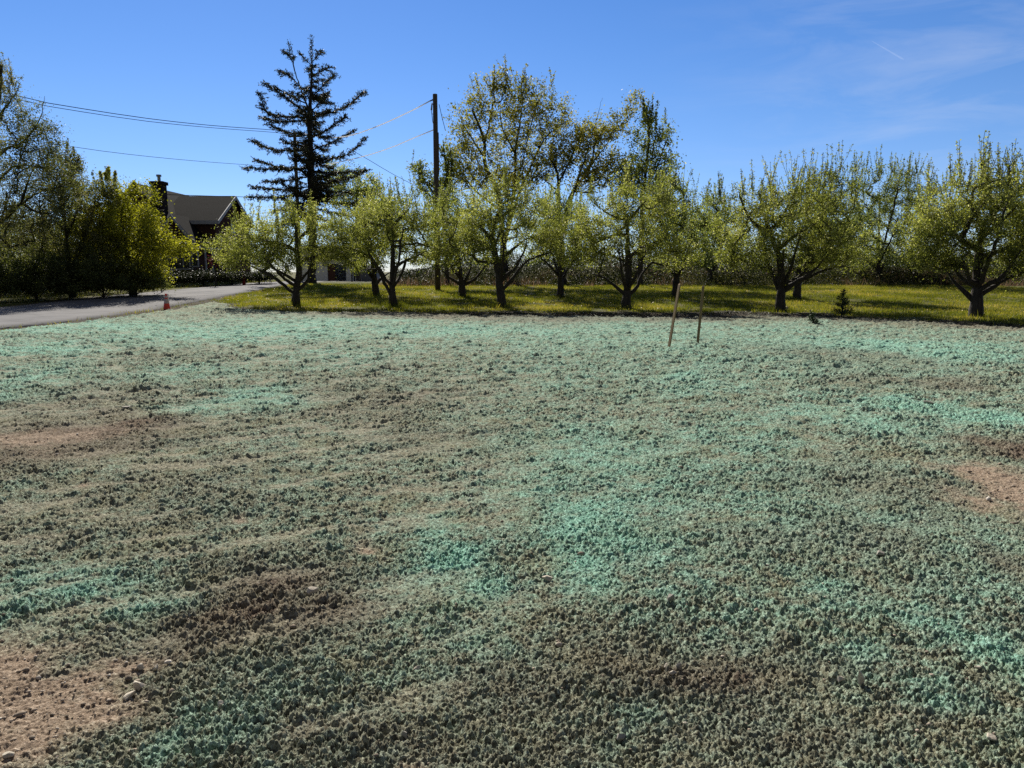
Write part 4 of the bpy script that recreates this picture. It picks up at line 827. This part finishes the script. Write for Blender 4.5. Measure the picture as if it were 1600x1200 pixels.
def pebbles():
    rg = np.random.default_rng(12); n = 22000; s_ = rg.uniform(-.8, .8, n); y = np.exp(rg.uniform(math.log(1.9), math.log(14), n)); x = s_ * y
    # nearest field vertex by grid index
    iy = np.clip(np.searchsorted(yv, y), 0, n1 - 1); ix = np.clip(((x / (y + .35) - s0) / (s1 - s0) * (NC - 1)).round().astype(int), 0, NC - 1)
    bz = Zf[iy, ix]; bb = bare[iy, ix]; k = rg.random(n) < .07 + .93 * bb; x, y, bz, bb = x[k], y[k], bz[k], bb[k]; n = len(x)
    r = (.0018 + .0062 * rg.random(n) ** 3) * (1 + (rg.random(n) > .95) * 1.3) * (.8 + .12 * y)
    oc = np.array([(1, 0, 0), (0, 1, 0), (-1, 0, 0), (0, -1, 0), (.1, .1, .8), (0, 0, -.6), (.7, .7, .3), (-.7, .6, .35), (-.6, -.7, .3), (.7, -.7, .25)])
    f = np.array([(4, 0, 6), (4, 6, 1), (4, 1, 7), (4, 7, 2), (4, 2, 8), (4, 8, 3), (4, 3, 9), (4, 9, 0), (0, 5, 6), (6, 5, 1), (1, 5, 7), (7, 5, 2), (2, 5, 8), (8, 5, 3), (3, 5, 9), (9, 5, 0)])
    az = rg.uniform(0, 2 * pi, n); sc = rg.uniform(.6, 1.4, (n, 1, 3)); q = oc[None] * sc * r[:, None, None] * rg.uniform(.85, 1.15, (n, 10, 1))
    ca, sa = np.cos(az)[:, None], np.sin(az)[:, None]; V = np.stack([q[..., 0] * ca - q[..., 1] * sa + x[:, None], q[..., 0] * sa + q[..., 1] * ca + y[:, None], q[..., 2] + (bz + r * .3)[:, None]], -1)
    Fq = f[None] + (np.arange(n) * 10)[:, None, None]
    o = mesh('gravel', V.reshape(-1, 3), Fq.reshape(-1, 3), M_peb, False, None, {'rnd': ('FLOAT', 'FACE', np.repeat(rg.random(n), 16))}); tag(o, 'small pebbles strewn over the bare soil and mulch', kind='stuff')
M_peb = leafmat('pebble_stone', [(0, (.13, .11, .08)), (.5, (.28, .22, .16)), (.85, (.42, .35, .27)), (1, (.58, .53, .45))], 0, rough=.9)
pebbles()

# ------------------------------------------------------------------ stakes, cone, markers
def stake(b0, t0, w, lab, d=.022):
    p = ground(*b0); tt = at(t0[0], t0[1], p.y + .05); z0 = fz(p.x, p.y)
    o = MB(); v = tt - Vector((p.x, p.y, z0)); ln = v.length; o.box(-w / 2, w / 2, -d / 2, d / 2, -.12, ln - .03); bq = len(o.v)
    o.box(-w / 2, w / 2, -d / 2, d / 2, ln - .03, ln, taper=w * .14)
    ob = o.build('wooden_stake', M_wood, bevel=.002); ob.location = (p.x, p.y, z0); ob.rotation_euler = v.to_track_quat('Z', 'Y').to_euler(); ob.rotation_mode = 'XYZ'
    tag(ob, lab, 'stake', 'wooden survey stakes on the seeded field'); return ob
stake((1045, 546), (1062, 443), .078, 'left wooden stake, leaning further right and nearer the viewer')
stake((1090, 539), (1099, 446), .058, 'right wooden stake, more upright, pale along its sunny edge')
p = ground(261, 485); c_ = empty('traffic_cone', p, .25); tag(c_, 'orange traffic cone with pale bands on a black base by the road', 'traffic cone')
z0 = .02; MB().box(-.2, .2, -.2, .2, 0, .035, taper=.01).box(-.16, .16, -.16, .16, .035, .05, taper=.01).build('base', M_black, c_, bevel=.006)
body = MB(); body.tube([(0, 0, .048), (0, 0, .07), (0, 0, .30), (0, 0, .49), (0, 0, .54), (0, 0, .62), (0, 0, .70), (0, 0, .715), (0, 0, .72)], [.15, .142, .103, .070, .063, .049, .034, .03, .012], 28); body.build('body', M_orange, c_, True)
MB().tube([(0, 0, .30), (0, 0, .49)], [.107, .074], 28, False).build('reflective_band', M_refl, c_, True)
MB().tube([(0, 0, .54), (0, 0, .62)], [.066, .052], 28, False).build('reflective_band', M_refl, c_, True)
p = ground(264.5, 482); o = MB().tube([(0, 0, -.1), (0.004, 0, .3), (0, 0, .64)], .03, 8).build('marker_stick', M_white); o.location = p; o.rotation_euler.y = -.05; tag(o, 'thin white marker stick just right of the traffic cone', 'marker stick')
# sign post beyond the road, seen from behind
p = ground(253, 458); z_ = p.y / F_PX; r_ = empty('road_sign', p); tag(r_, 'back of a road sign on a thin post among the bright bush branches', 'sign')
MB().box(-.03, .03, -.02, .02, -.1, 100 * z_).build('post', M_dull, r_)
sg = MB(); s_ = .38; sg.add([(0, -.035, 82 * z_ + dz) if 0 else (dx, -.035 + e, 90 * z_ + dz) for e in (0, .012) for dx, dz in ((0, -s_), (s_, 0), (0, s_), (-s_, 0))], [(0, 1, 2, 3), (7, 6, 5, 4), (0, 4, 5, 1), (1, 5, 6, 2), (2, 6, 7, 3), (3, 7, 4, 0)])
sg.build('sign_panel', M_metal, r_)
# hydrant
Y = 54; b_ = bp(381, Y); b_.z -= .02; hh = empty('fire_hydrant', b_); tag(hh, 'dark red fire hydrant on the grass beyond the road', 'hydrant')
MB().tube([(0, 0, 0), (0, 0, .04), (0, 0, .045), (0, 0, .55), (0, 0, .57), (0, 0, .60)], [.17, .17, .11, .11, .14, .14], 16).build('barrel', M_hyd, hh, True)
MB().tube([(0, 0, .60), (0, 0, .68), (0, 0, .75), (0, 0, .78)], [.125, .115, .07, .03], 16).tube([(0, 0, .78), (0, 0, .85)], .025, 6).build('bonnet', M_hyd, hh, True)
for s_ in (-1, 1): MB().tube([(s_ * .1, 0, .45), (s_ * .17, 0, .45), (s_ * .17, 0, .45), (s_ * .2, 0, .45)], [.05, .05, .06, .06], 12).build('hose_outlet', M_hyd, hh, True)
MB().tube([(0, -.1, .42), (0, -.19, .42)], [.075, .08], 12).build('hose_outlet', M_hyd, hh, True)

# ------------------------------------------------------------------ house
def poly(name, V, Fs, m, parent, thick=0, **k):
    o = mesh(name, V, Fs, m, False, parent)
    if thick:
        md = o.modifiers.new('thickness', 'SOLIDIFY'); md.thickness = thick; md.offset = 1
    return o
hb = Vector((-28, 60, Hs(-28, 60) - .15)); hs_ = empty('brick_house', hb); tag(hs_, 'dark brick house with grey shingled gables and a chimney behind the bright bush', 'house')
def gable(x0, x1, y0, y1, ze, zr, axis, name='wall', over=.35):
    """box with gable roof; returns wall, roof. local coordinates about hb"""
    x0 -= hb.x; x1 -= hb.x; y0 -= hb.y; y1 -= hb.y; ze -= hb.z; zr -= hb.z
    if axis == 'x':
        ym = (y0 + y1) / 2
        V = [(x0, y0, 0), (x1, y0, 0), (x1, y1, 0), (x0, y1, 0), (x0, y0, ze), (x1, y0, ze), (x1, y1, ze), (x0, y1, ze), (x0, ym, zr), (x1, ym, zr)]
        Fs = [(0, 1, 5, 4), (2, 3, 7, 6), (1, 2, 6, 9, 5), (3, 0, 4, 8, 7)]; dz = (zr - ze) / (ym - y0) * over
        R = [(x0 - over, y0 - over, ze - dz + .03), (x1 + over, y0 - over, ze - dz + .03), (x1 + over, ym, zr + .03), (x0 - over, ym, zr + .03), (x1 + over, y1 + over, ze - dz + .03), (x0 - over, y1 + over, ze - dz + .03)]
        RF = [(0, 1, 2, 3), (3, 2, 4, 5)]
    else:
        xm = (x0 + x1) / 2
        V = [(x0, y0, 0), (x1, y0, 0), (x1, y1, 0), (x0, y1, 0), (x0, y0, ze), (x1, y0, ze), (x1, y1, ze), (x0, y1, ze), (xm, y0, zr), (xm, y1, zr)]
        Fs = [(0, 1, 5, 8, 4), (1, 2, 6, 5), (2, 3, 7, 9, 6), (3, 0, 4, 7)]; dz = (zr - ze) / (xm - x0) * over
        R = [(x0 - over, y0 - over, ze - dz + .03), (xm, y0 - over, zr + .03), (xm, y1 + over, zr + .03), (x0 - over, y1 + over, ze - dz + .03), (x1 + over, y0 - over, ze - dz + .03), (x1 + over, y1 + over, ze - dz + .03)]
        RF = [(0, 1, 2, 3), (1, 4, 5, 2)]
    w = poly('wall', V, Fs, M_brick, hs_); r = poly('roof', R, RF, M_shingle, hs_, .12)
    return R
def trim(R, axis, front=True):
    """rake boards and gutter along a gable roof"""
    q = [Vector(v) for v in R]; segs = []
    if axis == 'x': segs = [(q[1], q[2]), (q[2], q[4]), (q[0], q[1])]
    else: segs = [(q[0], q[1]), (q[1], q[4])]
    o = MB()
    for a_, c_ in segs:
        d = (c_ - a_); ln = d.length; d.normalize(); out = Vector((0, -1, 0)) if axis != 'x' or abs(d.x) > .5 else Vector((1, 0, 0))
        up = Vector((0, 0, 1)); M4 = Matrix.Identity(4)
        pr = [a_ + out * .003, c_ + out * .003]
        V = [p_ + o2 * out * .06 + up * zz for p_ in pr for (o2, zz) in ((0, -.16), (1, -.16), (1, .125), (0, .125))]
        o.add(V, [(0, 1, 2, 3), (7, 6, 5, 4), (0, 4, 5, 1), (1, 5, 6, 2), (2, 6, 7, 3), (3, 7, 4, 0)])
    o.build('trim_board', M_dull, hs_)
R = gable(-32.2, -25.6, 58.5, 69, 4.6, 8.2, 'y')                # main block, ridge running away from the viewer
R = gable(-27.5, -23.5, 60, 67.6, 5.65, 7.75, 'x'); trim(R, 'x')   # right wing
R = gable(-27.0, -24.25, 57.3, 60.3, 3.95, 5.75, 'y', over=.25); trim(R, 'y')   # front room
chx = at(258, 300, 60).x - hb.x; ch = MB().box(chx - .42, chx + .42, -1.4, -.6, 5.5, at(258, 289, 59).z - hb.z).box(chx - .52, chx + .52, -1.5, -.5, at(258, 289, 59).z - hb.z + .002, at(258, 284, 59).z - hb.z).build('chimney', M_chim, hs_)
MB().tube([(chx + .05, -1, at(258, 284, 59).z - hb.z), (chx + .05, -1, at(258, 276, 59).z - hb.z)], .12, 12).tube([(chx + .05, -1, at(258, 276, 59).z - hb.z), (chx + .05, -1, at(258, 273, 59).z - hb.z)], .19, 12).build('flue', M_metal, ch)
def window(cx, cz, w, h, yf, nx=2):
    f = MB(); x0, x1, z0, z1 = cx - w / 2, cx + w / 2, cz - h / 2, cz + h / 2; y0, y1 = yf - .07, yf - .002
    f.box(x0 - .08, x0, y0, y1, z0 - .08, z1 + .08).box(x1, x1 + .08, y0, y1, z0 - .08, z1 + .08).box(x0, x1, y0, y1, z1, z1 + .08).box(x0, x1, y0, y1, z0 - .08, z0)
    for k in range(1, nx): xm = x0 + w * k / nx; f.box(xm - .03, xm + .03, y0 + .01, y1, z0, z1)
    fr = f.build('window', M_dull, hs_); MB().box(x0, x1, yf - .03, yf - .004, z0, z1).build('pane', M_glass, fr)
lx = lambda px, Y: at(px, 400, Y).x - hb.x
lz = lambda py, Y: at(300, py, Y).z - hb.z
window(lx(286, 57.3), lz(403, 57.3), 1.3, 1.6, 57.3 - hb.y, 2); window(lx(303, 57.3), lz(401, 57.3), .55, 1.4, 57.3 - hb.y, 1)
window(lx(262, 57.3), lz(403, 57.3), .9, 1.5, 57.3 - hb.y, 2)
pc = MB(); Yp = 58.6 - hb.y; pc.box(lx(312, 57.5), lx(328, 57.5), Yp - 1, 60 - hb.y - .01, lz(389, 57.5), lz(386, 57.5)).build('porch_roof', M_dull, hs_)
for px in (315, 326): MB().box(lx(px, 57) - .05, lx(px, 57) + .05, Yp - .95, Yp - .85, 0, lz(389, 57.5) - .004).build('porch_post', M_dull, hs_)
gx = -23.5 - hb.x   # window on the right gable wall
g = MB().box(gx + .002, gx + .06, 3.2, 4.2, lz(365, 64), lz(350, 64)).build('window', M_dull, hs_); MB().box(gx + .061, gx + .07, 3.28, 4.12, lz(364, 64), lz(351, 64)).build('pane', M_glass, g)

# garage beyond the spruce
Yq = 92; gb = bp(510, Yq); gb.z -= .05; ga = empty('garage', gb); tag(ga, 'white garage with a dark open doorway glimpsed under the apple branches', 'garage')
sx_ = lambda px: at(px, 437, Yq).x - gb.x
x0, x1, d0, d1 = sx_(466), sx_(551), sx_(512), sx_(541)
w = MB(); w.box(x0, d0, 0, .2, 0, 3.0).box(d1, x1, 0, .2, 0, 3.0).box(d0, d1, 0, .2, 2.25, 3.0).box(x0, x0 + .2, .2, 6.8, 0, 3).box(x1 - .2, x1, .2, 6.8, 0, 3).box(x0, x1, 6.8, 7, 0, 3).build('wall', M_white, ga)
poly('roof', [(x0 - .3, -.4, 2.9), (x1 + .3, -.4, 2.9), (x1 + .3, 3.5, 4.4), (x0 - .3, 3.5, 4.4), (x1 + .3, 7.4, 2.9), (x0 - .3, 7.4, 2.9)], [(0, 1, 2, 3), (3, 2, 4, 5)], M_shingle, ga, .1)
M_brown = simple('brown_door', (.11, .05, .035), (.07, .035, .025), scale=4)
MB().box(d0, d0 + .9, .22, .27, 0, 2.2).build('door', M_brown, ga)
gs = MB(); q0, q1 = sx_(554), sx_(585); gs2 = empty('shed', Vector((gb.x, gb.y, gb.z))); tag(gs2, 'low grey shed just right of the white garage', 'shed')
MB().box(q0, q1, .5, 4, 0, 1.35).build('wall', simple('grey_siding', (.14, .15, .165), (.11, .115, .13), scale=3), gs2); poly('roof', [(q0 - .1, .3, 1.36), (q1 + .1, .3, 1.36), (q1 + .1, 4.2, 1.9), (q0 - .1, 4.2, 1.9)], [(0, 1, 2, 3)], M_shingle, gs2, .06)
p = bp(550, 68); o = MB().tube([(0, 0, -.1), (0, 0, 1.0)], .07, 8).build('post', M_pole); o.location = p; tag(o, 'short dark wooden post in front of the white garage', 'post')
dv = []; 
for y in np.linspace(62, 91, 20):
    for s_ in (0, .5, 1): 
        xx = road_near(y) - .3 + s_ * np.interp(y, [62, 75, 91], [.6, 3.5, 7]); dv.append((xx, y, Hs(xx, y) + .02 + .03 * (s_ == .5)))
idx = np.arange(60).reshape(20, 3); Fg = np.stack([idx[:-1, :-1], idx[:-1, 1:], idx[1:, 1:], idx[1:, :-1]], -1).reshape(-1, 4)
o = mesh('driveway', np.array(dv), Fg, simple('gravel_drive', (.36, .33, .29), (.25, .23, .2), scale=3, coord='Object'), False); tag(o, kind='structure')

# ------------------------------------------------------------------ utility poles and wires
def upole(px, Y, top_py, r0, r1, lab):
    b = bp(px, Y); tp = at(px, top_py, Y); o = empty('utility_pole', b); tag(o, lab, 'utility pole', 'wooden utility poles')
    h = tp.z - b.z; MB().tube([(0, 0, -.2), (0, 0, h * .5), (0, 0, h - .02), (0, 0, h)], [r0, (r0 + r1) / 2, r1, r1 * .9], 14).build('shaft', M_pole, o, True); return o, b, h
u1, b1, h1 = upole(684, 47, 147, .175, .14, 'tall bare topped utility pole standing clear above the apple trees')
L1 = lambda px, py, dy=0: at(px, py, 47 + dy) - b1
arm = MB().tube([L1(682, 154), L1(676, 156), L1(672, 158)], [.03, .045, .03], 8).build('insulator', M_wire, u1, True)
ct = MB().tube([L1(681, 164), L1(675, 163)], .02, 6).tube([L1(675, 161), L1(674, 172)], [.035, .05], 8).tube([L1(679, 158), L1(677, 168)], .03, 8).build('fuse_cutout', M_metal, u1, True)
MB().tube([L1(674, 172), L1(675, 180), L1(676, 190), L1(679, 200), L1(682, 204)], .018, 6, True).build('lead_cable', M_wire, u1)
MB().tube([L1(682, 179), L1(675, 178)], .018, 6).build('bracket', M_metal, u1)
MB().box(.10, .19, -.08, .08, h1 * .60, h1 * .81).build('conduit', M_pole, u1, bevel=.01)
u2, b2, h2 = upole(470, 64, 206, .17, .13, 'utility pole with a crossarm half hidden behind the spruce')
L2 = lambda px, py, dy=0: at(px, py, 64 + dy) - b2
MB().box(L2(451, 213).x, L2(473, 213).x, -.22, -.14, L2(470, 215).z, L2(470, 212).z).build('crossarm', M_pole, u2)
for px in (452, 462, 472):
    MB().tube([(L2(px, 212).x, -.18, L2(px, 212).z), (L2(px, 212).x, -.18, L2(px, 208).z)], [.05, .04], 8).build('insulator', M_metal, u2, True)
u3, b3, h3 = upole(-330, 38, 60, .18, .14, 'utility pole left of the view carrying the long wires')
def wire(pts, r, m, lab, grp='overhead wires'):
    P = polyline([tuple(at(*q)) for q in pts], 1.5); o0 = Vector(P[0]); o = MB().tube([Vector(p_) - o0 for p_ in P], r, 5).build('power_line', m, None, True); o.location = o0; tag(o, lab, 'wire', grp)
wire([(452, 208, 64), (430, 203.5, 62), (330, 196, 56), (230, 185, 50), (130, 170, 46), (75, 161, 44), (-100, 118, 40.5), (-326, 62, 38)], .022, M_wire, 'upper wire of the close pair running left from the spruce')
wire([(462, 211, 64), (430, 207, 62), (330, 199.5, 56), (230, 189.5, 50), (130, 175, 46), (75, 166, 44), (-100, 126, 40.5), (-326, 76, 38)], .018, M_wire, 'lower wire of the close pair running left from the spruce')
wire([(470, 262, 64), (395, 258, 60), (300, 251, 54), (200, 241, 49), (105, 228, 45), (-100, 195, 40.5), (-330, 150, 38)], .014, M_wire, 'single faint wire below the close pair, left of the spruce')
wire([(470, 311, 64), (390, 308, 60), (260, 304, 53), (130, 298, 47), (0, 289, 43), (-330, 240, 38)], .022, M_wire, 'lowest wire, crossing in front of the house roof')
wire([(472, 208, 64), (500, 214, 61), (540, 213.5, 57), (580, 201, 54), (620, 184, 51), (650, 169.5, 49), (673, 157, 47)], .036, M_wirel, 'upper sunlit wire sagging from the clear utility pole to the spruce')
wire([(470, 262, 64), (500, 259, 60), (540, 251, 57), (580, 241, 54), (620, 227, 51), (650, 214, 49), (682, 201, 47)], .032, M_wirel, 'lower sunlit wire sagging from the clear utility pole to the spruce')
wire([(545, 232, 63), (580, 252, 66), (612, 271, 70), (660, 296, 78)], .02, M_wire, 'dark service wire dropping right of the spruce')
wire([(686, 163, 47), (691, 185, 47.5), (696, 204, 48)], .018, M_wire, 'short slanting wire on the right of the clear utility pole')
# contrail
a_, c_ = at(1362, 64, 4000), at(1412, 93, 4000); P = [a_ + (c_ - a_) * (k / 12) for k in range(13)]
o = MB().tube([p_ - a_ for p_ in P], [1 + 4.2 * (k / 12) ** .6 for k in range(12)] + [3], 8).build('contrail', M_contrail, None, True); o.location = a_; tag(o, 'thin white aircraft trail high in the blue sky', 'contrail')
